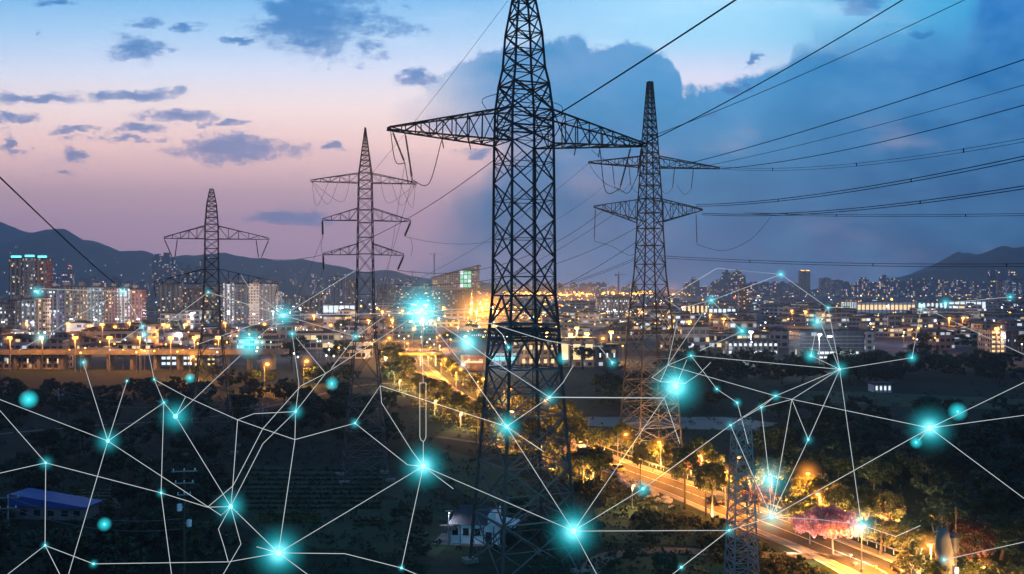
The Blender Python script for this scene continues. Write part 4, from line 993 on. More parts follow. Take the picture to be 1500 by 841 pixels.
for x, y in ((690, 474), (706, 470), (722, 468), (712, 460), (698, 480), (728, 478)): flood(x, y, 450000, True, 'over the bright yellow yard behind the big pylon', (1.0, 0.45, 0.08), 34, 1.9)
for x, y in ((15, 544.2), (62, 543.8), (110, 544), (160, 544), (205, 543.8), (250, 544.2), (320, 544), (285, 543.8), (150, 512), (240, 512), (100, 510), (40, 509), (190, 508), (330, 508)): flood(x, y, 26000, True, 'along the orange viaduct', None, 5, 1.0)
for x, y in ((575, 500), (650, 470), (590, 478), (540, 500), (560, 480), (460, 490), (620, 500)): flood(x, y, 110000, True, 'in the town behind the three-armed pylon', None, 9, 1.0)
for x, y in ((775, 520), (800, 530), (835, 536), (860, 534), (895, 530), (790, 508), (845, 520)): flood(x, y, 70000, True, 'at the sheds between the two biggest pylons', (1.0, 0.55, 0.16))
for x, y in ((1010, 505), (1060, 498), (1040, 488), (1180, 480), (1160, 478), (1390, 497), (1410, 496), (1460, 522)): flood(x, y, 60000, True, 'in the town right of the second tallest pylon', None, 7, .9)
for x, y in ((440, 472), (400, 480), (500, 470), (740, 540), (335, 480)): flood(x, y, 70000, False, 'in the streets below the towers')
for x, y in ((1100, 530), (1200, 536), (1300, 466), (1420, 462), (1350, 464), (1000, 470), (900, 476)): flood(x, y, 60000, False, 'in front of the white halls')
for x in (770, 800, 830, 860, 900, 985): flood(x, 437 + rnd.uniform(-1, 2), 9e5, True, 'in the bright middle skyline', (1.0, 0.5, 0.18), 70, .9)
for x, y, pw in ((5, 506, 9e5), (48, 507, 9e5), (105, 499, 1.3e6), (140, 500, 1.3e6), (172, 499, 1.3e6), (203, 499, 1.3e6), (285, 483, 1.5e6), (335, 486, 1.6e6), (372, 487, 1.5e6), (430, 468, 1.5e6), (500, 458, 3e6), (890, 480, 1.2e6), (1215, 541, 2.5e5), (1300, 470, 2e6), (1420, 468, 2e6), (40, 488, 1.5e6)):
    o = inst('floodlight', fl_wh, None, G(x, y), 0.0); tag(o, 'white floodlight mast added to brighten a tall block front', 'lamp', 'added floodlight masts before block fronts')  # masts added only to brighten the block fronts
    lamp_light(o, (0, .8, 15.5), pw * .27, (1.0, 0.84, 0.78), 1.0, 110, (0, 1, .12))
# small far lamps, one mesh per colour
def far_lamp_mesh(m, r):
    mb = MB(); mb.bar((0, 0, 0), (0, 0, 9), .12, .08, caps=False); mb.m = 1; mb.ball((0, 0, 9.3), r, 6, 4); return mb.mesh('far_lamp', [S['galv'], S[m]])
FL = {(c, r): far_lamp_mesh(c, r) for c in ('bulb_orange', 'bulb_white', 'bulb_green', 'bulb_red') for r in (.45, .8, 1.5, 3.0)}
WORD = {'bulb_orange': 'orange', 'bulb_white': 'white', 'bulb_green': 'greenish', 'bulb_red': 'red'}
NLIT = 0
def far_lamp(x, y, c, s=1.0):
    global NLIT; NLIT += 1
    D = H * 1500 / (y - 420.5); want = 0.62 * D / 1000 * s; r = min((.45, .8, 1.5, 3.0), key=lambda q: abs(q - want))
    o = inst('town_lamp', FL[(c, r)], None, G(x, y)); side = 'left of the three-armed pylon' if x < 535 else 'between the pylons' if x < 950 else 'right of the second tallest pylon'
    tag(o, f'small {WORD[c]} town lamp {side}', 'lamp', f'small {WORD[c]} town lamps {side}')
    if NLIT % 2 == 0 and y > 440: lamp_light(o, (0, -1.5, 10.5), 8500 * min(14, (D / 600) ** 1.7), {'bulb_orange': (1.0, .45, .14), 'bulb_white': (1.0, .82, .82), 'bulb_green': (.75, 1.0, .85), 'bulb_red': (1.0, .35, .3)}[c], 1.0)
for i in range(150):
    y = 437 + 100 * rnd.random() ** 1.3; far_lamp(rnd.uniform(0, 1500), y, rnd.choices(list(WORD), (50, 36, 9, 5))[0], rnd.choice((.8, 1, 1.5)))
for i in range(45): far_lamp(rnd.uniform(540, 750), rnd.uniform(440, 530), rnd.choice(('bulb_orange', 'bulb_orange', 'bulb_white')), 1.3)
for i in range(40): far_lamp(rnd.uniform(100, 350), rnd.uniform(495, 548), rnd.choice(('bulb_orange', 'bulb_orange', 'bulb_white')), 1.1)
for i in range(32): far_lamp(rnd.uniform(360, 520), rnd.uniform(470, 560), rnd.choice(('bulb_orange', 'bulb_white', 'bulb_white', 'bulb_green')), .9)
for i in range(26): far_lamp(rnd.uniform(980, 1480), rnd.uniform(470, 525), rnd.choice(('bulb_orange', 'bulb_white', 'bulb_white')), 1.2)
# the haze of lights too far and too many to count
def lightfield(name, m, n, fn, f=1.0):
    mb = MB()
    for i in range(n):
        x, y = fn(); D = H * 1500 / (y - 420.5); r = .36 * D / 1000 * f * rnd.uniform(.5, 1.6); p = G(x, y, rnd.uniform(4, 18)); w_ = r * rnd.choice((1, 1, 2.5))
        q = [p + Vector(v) for v in ((w_, 0, 0), (0, 0, r), (-w_, 0, 0), (0, 0, -r), (0, r, 0), (0, -r, 0))]
        for a, b, c in ((0, 1, 5), (1, 2, 5), (2, 3, 5), (3, 0, 5), (1, 0, 4), (2, 1, 4), (3, 2, 4), (0, 3, 4)): mb.face([q[a], q[b], q[c]])
    tag(mb.build(name, S[m]), kind='stuff')
def spread_all(): return rnd.uniform(-20, 1520), 431.5 + 70 * rnd.random() ** 1.9
lightfield('distant_lights', 'bulb_white', 330, spread_all)
lightfield('distant_lights', 'bulb_orange', 520, lambda: (rnd.uniform(-20, 1520) if rnd.random() < .5 else rnd.gauss(770, 130), 431 + 80 * rnd.random() ** 1.9))
lightfield('distant_lights', 'bulb_orange', 220, lambda: (rnd.uniform(740, 960), rnd.uniform(430, 436)), 1.5)

def hill_at(pts, x):
    for (xa, ya), (xb, yb) in zip(pts, pts[1:]):
        if xa <= x <= xb:
            t = (x - xa) / (xb - xa); return ya + (yb - ya) * t * t * (3 - 2 * t)
mb = MB()
for i in range(60):
    x = rnd.uniform(90, 640); y = hill_at([(60, 338), (92, 338), (130, 355), (180, 368), (240, 374), (300, 372), (360, 376), (420, 380), (470, 386), (540, 396), (640, 408)], x)
    hz = max(0, (420.5 - y) / 1500 * 6600 + 40); q = rnd.uniform(.45, .9); w_ = (1 - q) ** .75; p = Vector(((x - 750) / 1500 * 6600, 6600 - q * 1400, hz * w_ + 26)); r = rnd.uniform(1.2, 2.4)
    k = [p + Vector(v) for v in ((r, 0, 0), (0, 0, r), (-r, 0, 0), (0, 0, -r), (0, r, 0), (0, -r, 0))]
    for a, b, c in ((0, 1, 5), (1, 2, 5), (2, 3, 5), (3, 0, 5), (1, 0, 4), (2, 1, 4), (3, 2, 4), (0, 3, 4)): mb.face([k[a], k[b], k[c]])
tag(mb.build('hillside_lights', S['bulb_white']), kind='stuff')
# ------------------------------------------------------------------ trees
def trunk_mesh(seed, h=0.42, r=.028, limbs=5):
    q = random.Random(seed); mb = MB()
    bend = Vector((q.uniform(-.03, .03), q.uniform(-.03, .03), 0))
    pts = [Vector((0, 0, -.02)), Vector((0, 0, h * .4)) + bend * .5, Vector((0, 0, h)) + bend, Vector((0, 0, h * 1.75)) + bend * 1.5]
    mb.tube(pts, [r * 1.3, r, r * .8, r * .25], 7)
    for i in range(limbs):
        a = 6.28 * i / limbs + q.uniform(-.4, .4); z = h * q.uniform(.75, 1.15); L = q.uniform(.2, .32)
        s = Vector((0, 0, z)) + bend; mb.tube([s, s + Vector((math.cos(a) * L * .5, math.sin(a) * L * .5, L * .45)), s + Vector((math.cos(a) * L, math.sin(a) * L, L * .8))], [r * .55, r * .4, r * .12], 5)
    return mb.mesh('trunk', S['bark'], True)
def crown_mesh(seed, m, cz=.64, rx=.36, rz=.34, clumps=34, leaves=85, size=.036, flat=1.0):
    q = random.Random(seed); mb = MB()
    for i in range(clumps):
        a = q.uniform(0, 6.283); e = math.asin(q.uniform(-.75, 1)); rr = q.uniform(.55, 1.0) ** .6
        c = Vector((math.cos(a) * math.cos(e) * rx * rr, math.sin(a) * math.cos(e) * rx * rr, cz + math.sin(e) * rz * rr * flat)); cr = q.uniform(.07, .14)
        for k in range(leaves):
            d = Vector((q.gauss(0, 1), q.gauss(0, 1), q.gauss(0, .75))); d = d.normalized() * cr * (q.random() ** .45)
            p = c + d; nrm = (d.normalized() + Vector((q.uniform(-.7, .7), q.uniform(-.7, .7), q.uniform(-.4, .9)))).normalized()
            t = nrm.cross(Vector((q.uniform(-1, 1), q.uniform(-1, 1), q.uniform(-1, 1)))).normalized(); b = nrm.cross(t); s = size * q.uniform(.5, 1.15)
            mb.face([p - t * s, p - b * s * .55, p + t * s, p + b * s * .55])
    return mb.mesh('crown', S[m])
TK = [trunk_mesh(i, .36 + .05 * i, .020 + .004 * i) for i in range(3)] + [trunk_mesh(9, .62, .020, 6)]
CR = {}
for m in ('leaf', 'leaf_dark'):
    CR[m] = [crown_mesh(1, m), crown_mesh(2, m, .60, .42, .34, 38, 80), crown_mesh(3, m, .62, .30, .36, 30, 80), crown_mesh(4, m, .74, .30, .24, 26, 85), crown_mesh(5, m, .58, .38, .30, 34, 80)]
CR['leaf_yellow'] = [crown_mesh(6, 'leaf_yellow')]; CR['leaf_pink'] = [crown_mesh(7, 'leaf_pink', .62, .54, .28, 90, 95, .034)]; CR['leaf_red'] = [crown_mesh(8, 'leaf_red', .62, .40, .34, 38, 80)]
BUSH = {m: [crown_mesh(20 + i, m, .36, .60, .40, 26, 80, .05) for i in range(2)] for m in ('leaf', 'leaf_dark')}
ntree = 0
up_mb = MB(); up_mb.bar((0, 0, 0), (0, 0, .35), .05, n=6); up_mb.box((0, 0, .45), (.42, .3, .26)); up_mb.m = 1; up_mb.box((0, .16, .46), (.34, .03, .2)); UP = up_mb.mesh('added_spotlight', [S['galv'], S['bulb_orange']])
GOLD = (1.0, 0.50, 0.15)
def uplight(p, h, power=42000, c=GOLD, side=0.0, dist=5.0):  # added light on a small made-up fixture, brightens the crown above
    t = Vector((-p.x, -p.y, 0)).normalized(); t = Matrix.Rotation(side, 3, 'Z') @ t; q = Vector((p.x, p.y, 0)) + t * dist
    o = inst('added_spotlight', UP, None, q, math.atan2(t.x, -t.y)); tag(o, 'small added spotlight on the grass tinting a tree or pylon above it', 'lamp', 'added spotlights under the lit trees and a pylon')
    lamp_light(o, (0, .3, .6), power * .58, c, .15, 100, (0, dist, h * .62 - .6))
def tree(x, y, hpx, m='leaf', v=None, label=None, group=None, wide=1.0, pos=None, h=None):
    global ntree; ntree += 1
    p = pos or G(x, y); h = h or hpx / 1500 * p.y; v = rnd.randrange(len(CR[m])) if v is None else v
    root = empty('tree', p, rnd.uniform(0, 6.28)); root.scale = (h * wide, h * wide, h); tag(root, label, 'tree', group)
    inst('trunk', TK[3 if v == 3 else rnd.randrange(3)], root); inst('crown', CR[m][v], root)
    return root
def shrub(x, y, hpx, m='leaf', label=None, group=None, wide=1.0):
    p = G(x, y); h = hpx / 1500 * p.y; o = inst('shrub', BUSH[m][rnd.randrange(2)], None, p, rnd.uniform(0, 6.28), (h * wide, h * wide, h)); tag(o, label, 'shrub', group); return o
# named roadside trees
tree(1220, 812, 74, 'leaf_pink', 0, 'spreading pink blossom tree under the flaring tall lamp', wide=.95)
tree(1186, 797, 50, 'leaf_pink', 0, 'smaller pink blossom tree left of the spreading pink one', wide=.95)
tree(1291, 812, 56, 'leaf', 1, 'bushy orange brown tree behind the pink blossom tree', wide=1.3)
tree(1302, 780, 52, 'leaf_red', 0, 'sparse reddish tree rising behind the bushy orange one')
tree(1330, 818, 50, 'leaf', 4, 'wide dim olive tree left of the thick concrete mast', wide=1.5)
tree(1334, 849, 48, 'leaf', 0, 'pinkish orange round tree by the low lamp', wide=1.15)
tree(1368, 862, 42, 'leaf_yellow', 0, 'small golden tree at the foot of the thick concrete mast', wide=1.1)
tree(1421, 845, 88, 'leaf_red', 0, 'dark red large tree behind the thin brown pole', wide=1.0)
tree(1396, 838, 86, 'leaf', 2, 'narrow orange tree between thick mast and thin pole', wide=.7)
tree(1434, 866, 44, 'leaf_yellow', 0, 'bright yellow green bush tree at the lower right corner', wide=1.2)
tree(1462, 868, 42, 'leaf', 1, 'golden low tree in the lower right corner, right of the yellow green one', wide=1.5)
tree(1496, 868, 44, 'leaf', 4, 'golden low tree cut by the right edge', wide=1.5)
tree(1180, 776, 50, 'leaf', 0, 'golden tree lit by the tall lamp left of its post', wide=1.2)
tree(1160, 770, 36, 'leaf', 4, 'smaller golden tree left of the lamp lit one', wide=1.2)
tree(1043, 762, 84, 'leaf', 3, 'tall thin trunked tree standing at the road edge by the mast', wide=.9)
tree(1034, 756, 76, 'leaf', 3, 'second tall thin trunked tree close to the first one', wide=.8)
tree(1003, 746, 92, 'leaf', 3, 'slim tree with pale lit trunk in front of the orange road', wide=.7)
tree(938, 712, 62, 'leaf', 3, 'slim bare trunked tree beside the yellow car', wide=.6)
tree(869, 704, 52, 'leaf_dark', 1, 'dark rounded tree on the near bank right of the big pylon', wide=1.2)
tree(846, 698, 44, 'leaf_dark', 4, 'dark low tree touching the big pylon right leg', wide=1.3)
tree(843, 664, 54, 'leaf', 0, 'golden tree directly right of the big pylon', wide=1.0)
tree(880, 668, 42, 'leaf', 1, 'round golden tree second from the big pylon', wide=1.1)
tree(815, 650, 46, 'leaf_yellow', 0, 'yellow green tree half hidden by the big pylon leg')
tree(925, 668, 34, 'leaf', 4, 'small golden tree under the second tallest pylon')
tree(985, 700, 50, 'leaf', 2, 'orange lit tree behind the lamp over the yellow car')
tree(1012, 700, 44, 'leaf_red', 0, 'dim brown tree in front of the dark wood by the road')
tree(1068, 735, 52, 'leaf', 0, 'orange lit tree behind the thin pale mast', wide=1.1)
tree(1112, 752, 46, 'leaf_red', 0, 'brown tree right of the thin pale mast', wide=1.2)
for o in [x for x in bpy.data.objects if x.name.split('.')[0] == 'tree']:
    lab = o.get('label', '')
    if 'pink blossom' in lab: uplight(o.location, o.scale.z, 26000, (1.0, .62, .40), .7, 9.0); uplight(o.location, o.scale.z, 26000, (1.0, .62, .40), -.4, 9.0)
    elif 'red' in lab or 'brown tree' in lab: uplight(o.location, o.scale.z, 40000, (1.0, .5, .2), .4, 5.5)
    elif 'dark' in lab or 'olive' in lab or 'slim' in lab or 'concrete mast' in lab or 'thick mast' in lab: continue
    elif o.location.y < 150 or 'narrow' in lab: uplight(o.location, o.scale.z, 34000, GOLD, .3, 5.0)
    else: uplight(o.location, o.scale.z, 40000, GOLD, .3, 4.6)
# rows along the road
GA = 'golden trees in a row along the far road'
last = None; nrow = 0
for k in range(34, len(RF) - 22):
    d = (RF[k + 1] - RF[k - 1]).normalized(); nr = Vector((d.y, -d.x, 0))
    if last is not None and (RF[k] - last).length < 9: continue
    last = RF[k]
    for off in (-9.0, -13.5, 10.0):
        if off > 0 and rnd.random() < .35: continue
        p = RF[k] + nr * (off + rnd.uniform(-1.8, 1.8)) + d * rnd.uniform(-3, 3); h = rnd.uniform(5.0, 8.5); p.z = 0
        tree(0, 0, 0, rnd.choice(('leaf', 'leaf', 'leaf', 'leaf_yellow')), None, 'golden lit roadside tree between the big pylon and the yellow canopy', GA, 1.15, p, h); nrow += 1
        if off < -10 or off > 0: uplight(p, h, 70000 if p.y > 330 else 52000, GOLD, rnd.uniform(-.5, .5), 6.0)
print('ROWS', nrow)
for i in range(16):
    k = rnd.randrange(14, 36); d = (RF[k + 1] - RF[k - 1]).normalized(); p = RF[k] + Vector((d.y, -d.x, 0)) * rnd.uniform(8.5, 16)
    tree(0, 0, 0, 'leaf', None, 'orange lit tree on the far side of the near road', 'orange trees beside the near road', 1.15, Vector((p.x, p.y, 0)), rnd.uniform(5, 8)); uplight(p, 6.5, 46000, GOLD, rnd.uniform(-.3, .9), 4.5)
w = uplight(G(952, 652), 30, 130000, (1.0, .40, .12), .1, 22.0)  # added light that reddens the legs of the second tallest pylon
# dark shrubs on the near bank
for i in range(40):
    k = rnd.randrange(4, 34); d = (RF[k + 1] - RF[k - 1]).normalized(); p = RF[k] - Vector((d.y, -d.x, 0)) * rnd.uniform(10.5, 21)
    o = inst('shrub', BUSH['leaf_dark' if i % 3 else 'leaf'][i % 2], None, Vector((p.x, p.y, 0)), rnd.uniform(0, 6), (lambda s: (s, s, s * rnd.uniform(.7, 1)))(rnd.uniform(2.0, 3.8)))
    tag(o, 'dark shrub on the near bank of the orange road', 'shrub', 'shrubs on the near bank of the road')
# dark trees: woods on the right, clumps on the left
FOREST = []
def wood(n, fn, hr, label, group, m='leaf_dark'):
    for i in range(int(n * 1.5)):
        x, y = fn(); p = G(x, y)
        if (620 < x < 775 and 772 < y < 862) or (-10 < x < 175 and 748 < y < 822): continue
        if min((p - Vector((q.x, q.y, 0))).length for q in RF) < 11: continue
        if i < n * .40: tree(0, 0, 0, m, None, label, group, rnd.uniform(1.0, 1.5), p, rnd.uniform(*hr))
        else: FOREST.append((p, rnd.uniform(*hr), rnd.uniform(1.0, 1.5)))
wood(75, lambda: (rnd.uniform(1000, 1540), rnd.uniform(533, 566)), (6, 11), 'dark tree of the wood below the right town', 'dark wood below the right town')
wood(70, lambda: (rnd.uniform(1110, 1540), rnd.uniform(604, 740)), (5, 9), 'dark tree of the wood right of the orange road', 'dark wood right of the road')
wood(32, lambda: (rnd.uniform(870, 1060), rnd.uniform(545, 606)), (6, 10), 'dark tree of the wood under the second tallest pylon', 'dark wood under the second tallest pylon')
wood(52, lambda: (rnd.uniform(-20, 300), rnd.uniform(574, 622)), (4.2, 7.0), 'dark tree of the clump below the viaduct', 'dark clump below the viaduct')
wood(46, lambda: (rnd.uniform(290, 590), rnd.uniform(552, 660)), (5, 9), 'dark tree in the dim middle ground left of the road', 'dark trees of the dim middle ground')
wood(44, lambda: (rnd.uniform(-20, 330), rnd.uniform(640, 850)), (4, 8), 'dark tree on the lower left slope', 'dark trees of the lower left slope')
wood(30, lambda: (rnd.uniform(560, 980), rnd.uniform(760, 860)), (2.5, 4.5), 'dark low tree near the white house', 'dark low trees near the white house')
wood(14, lambda: (rnd.uniform(1380, 1540), rnd.uniform(740, 830)), (5, 8), 'dark tree behind the golden corner trees', 'dark trees behind the golden corner')
# trees between the town houses, seen as dark clumps
for i in range(40):
    x = rnd.uniform(-20, 1520); y = rnd.uniform(468, 545 if x > 420 else 500); p = G(x, y)
    if min((p - Vector((q.x, q.y, 0))).length for q in RF) < 14: continue
    side = 'left of the three-armed pylon' if x < 535 else 'between the pylons' if x < 950 else 'right of the second tallest pylon'
    if i < 22: tree(0, 0, 0, 'leaf_dark', None, f'dark town tree among the low buildings {side}', f'town trees {side}', 1.5, p, rnd.uniform(8, 15))
    else: FOREST.append((p, rnd.uniform(8, 14), 1.5))
import numpy as np
def forest():
    low = [crown_mesh(40 + i, 'leaf_dark', .55, .38, .40, 24, 42, .055) for i in range(3)]; base = []
    for me in low:
        a = np.empty(len(me.vertices) * 3, dtype=np.float32); me.vertices.foreach_get('co', a); base.append(a.reshape(-1, 3))
    out = []
    for i, (p, h, w) in enumerate(FOREST):
        a = base[i % 3]; t = rnd.uniform(0, 6.28); c, s = math.cos(t), math.sin(t)
        out.append(np.stack([(a[:, 0] * c - a[:, 1] * s) * h * w + p.x, (a[:, 0] * s + a[:, 1] * c) * h * w + p.y, a[:, 2] * h], 1))
    V_ = np.concatenate(out).astype(np.float32); n = len(V_); me = bpy.data.meshes.new('woodland'); me.vertices.add(n); me.vertices.foreach_set('co', V_.ravel())
    me.loops.add(n); me.loops.foreach_set('vertex_index', np.arange(n, dtype=np.int32)); me.polygons.add(n // 4); me.polygons.foreach_set('loop_start', np.arange(0, n, 4, dtype=np.int32)); me.update(calc_edges=True)
    me.materials.append(S['leaf_dark']); tag(inst('woodland', me), kind='stuff')
forest()
print('NTREE', ntree, len(FOREST))
# undergrowth
def scatter(name, m, n, fn, size):
    mb = MB(); q = rnd
    for i in range(n):
        x, y = fn(); p = G(x, y)
        if (620 < x < 775 and 772 < y < 862) or (-10 < x < 175 and 748 < y < 822): continue
        if (630 < x < 765 and 785 < y < 815) or (10 < x < 160 and 752 < y < 780): continue
        if min((p.x - r_.x) ** 2 + (p.y - r_.y) ** 2 for r_ in RF) < 81: continue
        for k in range(6):
            c = p + Vector((q.gauss(0, .5), q.gauss(0, .5), q.uniform(0, .5))); s = size * q.uniform(.5, 1.3)
            t = Vector((q.uniform(-1, 1), q.uniform(-1, 1), q.uniform(.2, 1))).normalized(); b = t.cross(Vector((q.uniform(-1, 1), q.uniform(-1, 1), .2))).normalized()
            mb.face([c - t * s * .2, c - b * s * .4, c + t * s, c + b * s * .4])
    tag(mb.build(name, S[m]), kind='stuff')
scatter('undergrowth', 'leaf_dark', 3600, lambda: (rnd.uniform(-60, 1560), 560 + 300 * rnd.random()), .55)
scatter('undergrowth', 'leaf', 1800, lambda: ((lambda k: (lambda p, d, o: (750 + (p.x + d.y * o) / (p.y - d.x * o) * 1500, 420.5 + 60000 / (p.y - d.x * o)))(RF[k], (RF[k + 1] - RF[k - 1]).normalized(), rnd.choice((-1, 1)) * rnd.uniform(9.5, 19)))(rnd.randrange(2, 90))), .5)
def rows(name, m, x0, x1, y0, y1, n, step):
    mb = MB(); q = rnd
    for i in range(n):
        y = lerp(y0, y1, i / max(1, n - 1)); x = x0
        while x < x1:
            p = G(x + q.uniform(-.4, .4), y); s = q.uniform(.35, .7)
            for k in range(5):
                t = Vector((q.uniform(-1, 1), q.uniform(-1, 1), q.uniform(.3, 1))).normalized(); b = t.cross(Vector((q.uniform(-1, 1), q.uniform(-1, 1), .1))).normalized()
                mb.face([p, p - b * s * .35 + t * s * .5, p + t * s, p + b * s * .35 + t * s * .5])
            x += step
    tag(mb.build(name, S[m]), kind='stuff')
rows('crop_plants', 'leaf', 380, 470, 754, 766, 4, 2.2); rows('crop_plants', 'leaf', 520, 562, 764, 770, 2, 2.2); rows('crop_plants', 'leaf_dark', 360, 560, 690, 745, 9, 3.4); rows('crop_plants', 'leaf_yellow', 104, 168, 716, 744, 7, 2.6)

# ------------------------------------------------------------------ house, shed, cars, rocks, poles
hp = G(698, 792); Hs = empty('farmhouse', hp, R(-9)); tag(Hs, 'small whitewashed farmhouse with dark tin roof beside the big pylon foot', 'house')
mb = MB(); mb.box((0, 0, 1.6), (8.2, 5, 3.2)); mb.prism_y([(-2.9, 3.2), (3.3, 3.2), (3.3, 3.25), (-2.9, 3.25)], -2.5, 2.5); mb.build('wall', S['white'], Hs)
mb = MB(); mb.v += [(-3.9, -3, 3.15), (2.2, -3, 3.15), (2.2, 3, 3.15), (-3.9, 3, 3.15), (-2.6, 0, 5.6), (2.2, 0, 5.6)]; mb.f += [(0, 1, 5, 4), (2, 3, 4, 5), (3, 0, 4), (1, 2, 5), (3, 2, 1, 0)]; mb.mi += [0] * 5; rf = mb.build('roof', S['tin'], Hs)
for i in range(12): b = MB(); x = -3.4 + i * .5; b.bar((x, -3.02, 3.2), (max(x * .85, -2.5), -.05, 5.62), .035); b.build('roof_rib', S['tin'], rf)
mb = MB(); mb.prism_y([(2.25, 3.2), (3.5, 3.2), (3.5, 5.2), (2.9, 4.8), (2.25, 4.6)], -2.4, 2.4); mb.build('gable_wall', S['white'], Hs)
mb = MB(); mb.prism_y([(3.4, 3.3), (6.6, 2.9), (6.6, 3.05), (3.4, 3.5)], -2.9, 2.3); mb.build('porch_roof', S['white'], Hs)
for x in (4.4, 6.3): mb = MB(); mb.bar((x, -2.6, 0), (x, -2.6, 2.88), .09); mb.build('porch_post', S['dark'], Hs)
mb = MB(); mb.box((5.2, 0, 1.2), (2.2, 3.6, 2.4)); mb.build('porch_room', S['dark'], Hs)
mb = MB(); mb.prism_y([(-5.2, 2.9), (-2.6, 3.1), (-2.6, 2.3), (-4.6, 2.25)], -3.3, -2.52); mb.build('awning', S['blue'] if False else S['tin'], Hs)
for x in (-3.7, -2.1, -.3, 1.6, 3.2):
    mb = MB(); mb.box((x, -2.53, 1.5), (.12, .08, 2.9)); mb.build('timber_post', S['dark'], Hs)
for x in (-2.9, -1.2, .65):
    mb = MB(); mb.box((x, -2.53, 2.0), (.9, .08, 1.0)); wn_ = mb.build('window', S['glass'], Hs); mb = MB(); mb.box((x, -2.56, 1.45), (1.1, .14, .1)); mb.build('sill', S['dark'], wn_)
mb = MB(); mb.box((2.4, -2.54, 1.0), (.95, .1, 2.0)); mb.build('door', S['dark'], Hs)
mb = MB(); mb.prism([(-6.4, -3.6), (5.2, -3.6), (5.2, 3.4), (-6.4, 3.4)], -.2, .12); mb.build('plinth', S['concrete'], Hs)
sp = G(82, 757); Sh = empty('long_shed', sp, R(-6)); tag(Sh, 'long low shed with bright blue sheet roof on the lower left slope', 'shed')
mb = MB(); mb.box((0, 0, 1.2), (13, 5, 2.4)); mb.build('wall', S['concrete'], Sh)
mb = MB(); mb.prism_y([(-7, 2.4), (7, 2.1), (7, 2.4), (-6.2, 4.3), (-7, 4.3)], -3, 3); mb.build('roof', S['blue'], Sh)
mb = MB(); mb.box((-6.5, 0, 3.35), (.9, 6.1, 1.75)); mb.build('end_canopy', S['blue'], Sh)
for x in (-4.5, -2, .5, 3, 5.2): mb = MB(); mb.box((x, -2.53, 1.2), (1.1, .08, 1.0)); mb.build('window', S['glass'], Sh)
def car(p, rz, paint, label, lights=True):
    root = empty('car', p, rz); tag(root, label, 'car')
    pts = [(-2.15, .35), (2.1, .35), (2.2, .6), (2.05, .85), (1.1, .98), (-1.9, 1.0), (-2.2, .85), (-2.25, .5)]
    mb = MB(); mb.prism_y(pts, -.86, .86); mb.build('body', paint, root, True)
    cab = MB(); a = [(1.0, .98), (.45, 1.45), (-1.1, 1.48), (-1.85, 1.0)]
    k = 0; cab.prism_y(a, -.74, .74); cab.build('window', S['glass'], root)
    rf = MB(); rf.box((-.33, 0, 1.49), (1.45, 1.40, .05)); rf.build('roof', paint, root)
    for x in (1.35, -1.35):
        for y in (-.82, .82):
            w = MB(); w.bar((x, y - .11, .33), (x, y + .11, .33), .33, n=14); t_ = w.build('wheel', S['dark'], root); h_ = MB(); h_.bar((x, y - .13, .33), (x, y + .13, .33), .19, n=10); h_.build('rim', S['galv'], t_)
    for y in (-.6, .6):
        l = MB(); l.box((2.19, y, .68), (.12, .34, .16)); l.build('headlight', S['bulb_white'] if lights else S['glass'], root)
        l = MB(); l.box((-2.22, y, .78), (.08, .36, .14)); l.build('tail_light', S['bulb_red'], root)
    return root
def on_road(k, off): d = (RF[k + 1] - RF[k - 1]).normalized(); p = RF[k] + Vector((d.y, -d.x, 0)) * off; return Vector((p.x, p.y, .032)), math.atan2(d.y, d.x)
def road_k(y): return min(range(2, len(RF) - 2), key=lambda i: abs(420.5 + 60000 / RF[i].y - y))
yel = mat('yellow_car_paint', (0.62, 0.40, 0.03), 0.3); dkp = mat('dark_car_paint', (0.02, 0.02, 0.025), 0.25); wpaint = mat('white_car_paint', (0.6, 0.6, 0.6), 0.3)
p, a = on_road(road_k(690), -2.6); car(p, a, yel, 'yellow car on the orange road behind the white rocks')
p, a = on_road(road_k(737), -.2); car(p, a, dkp, 'small dark car on the road beside the slim lit tree', False)
p, a = on_road(road_k(838), 2.2); car(p, a + math.pi, dkp, 'dark car at the near end of the road', False)
p, a = on_road(road_k(560), 2.4); car(p, a, wpaint, 'white car on the yellow bend of the road')
p, a = on_road(road_k(657), 2.6); car(p, a + math.pi, wpaint, 'white car among the golden trees right of the big pylon')
for i in range(46):
    x, y = rnd.uniform(905, 985), 0; y = lerp(698, 738, (x - 905) / 80) + rnd.uniform(-7, 9); r_ = rnd.uniform(.35, .95); q = random.Random(i); mb = MB()
    n = 9; mb.lathe([(r_ * .75 * q.uniform(.8, 1.1), -.1), (r_ * q.uniform(.85, 1.15), r_ * .3), (r_ * .8 * q.uniform(.8, 1.1), r_ * .62), (r_ * .3, r_ * .8)], n)
    mb.v = [(a_ * q.uniform(.85, 1.15), b_ * q.uniform(.8, 1.15), c_ * q.uniform(.85, 1.1)) for a_, b_, c_ in mb.v]
    tag(mb.build('boulder', S['rock'], None, False, G(x, y), q.uniform(0, 6)), 'pale boulder in the white rock heap beside the orange road', 'boulder', 'pale boulders on the road bank')
# barrier along the far side of the road
bm_ = MB(); post = []
Gr = empty('guard_rail', RF[2]); tag(Gr, 'pale guard rail along the far edge of the orange road', 'guard rail')
ks = list(range(1, 60)); pts = []
for k in ks:
    d = (RF[k + 1] - RF[k - 1]).normalized(); p = RF[k] + Vector((d.y, -d.x, 0)) * 7.0; pts.append(Vector((p.x, p.y, .85)) - RF[2])
bm_.tube(pts, .16, 6); bm_.build('rail', S['kerb'], Gr)
for a, b in zip(pts, pts[1:]):
    q = MB(); q.bar((a.x, a.y, 0), (a.x, a.y, .9), .09); q.build('post', S['galv'], Gr)
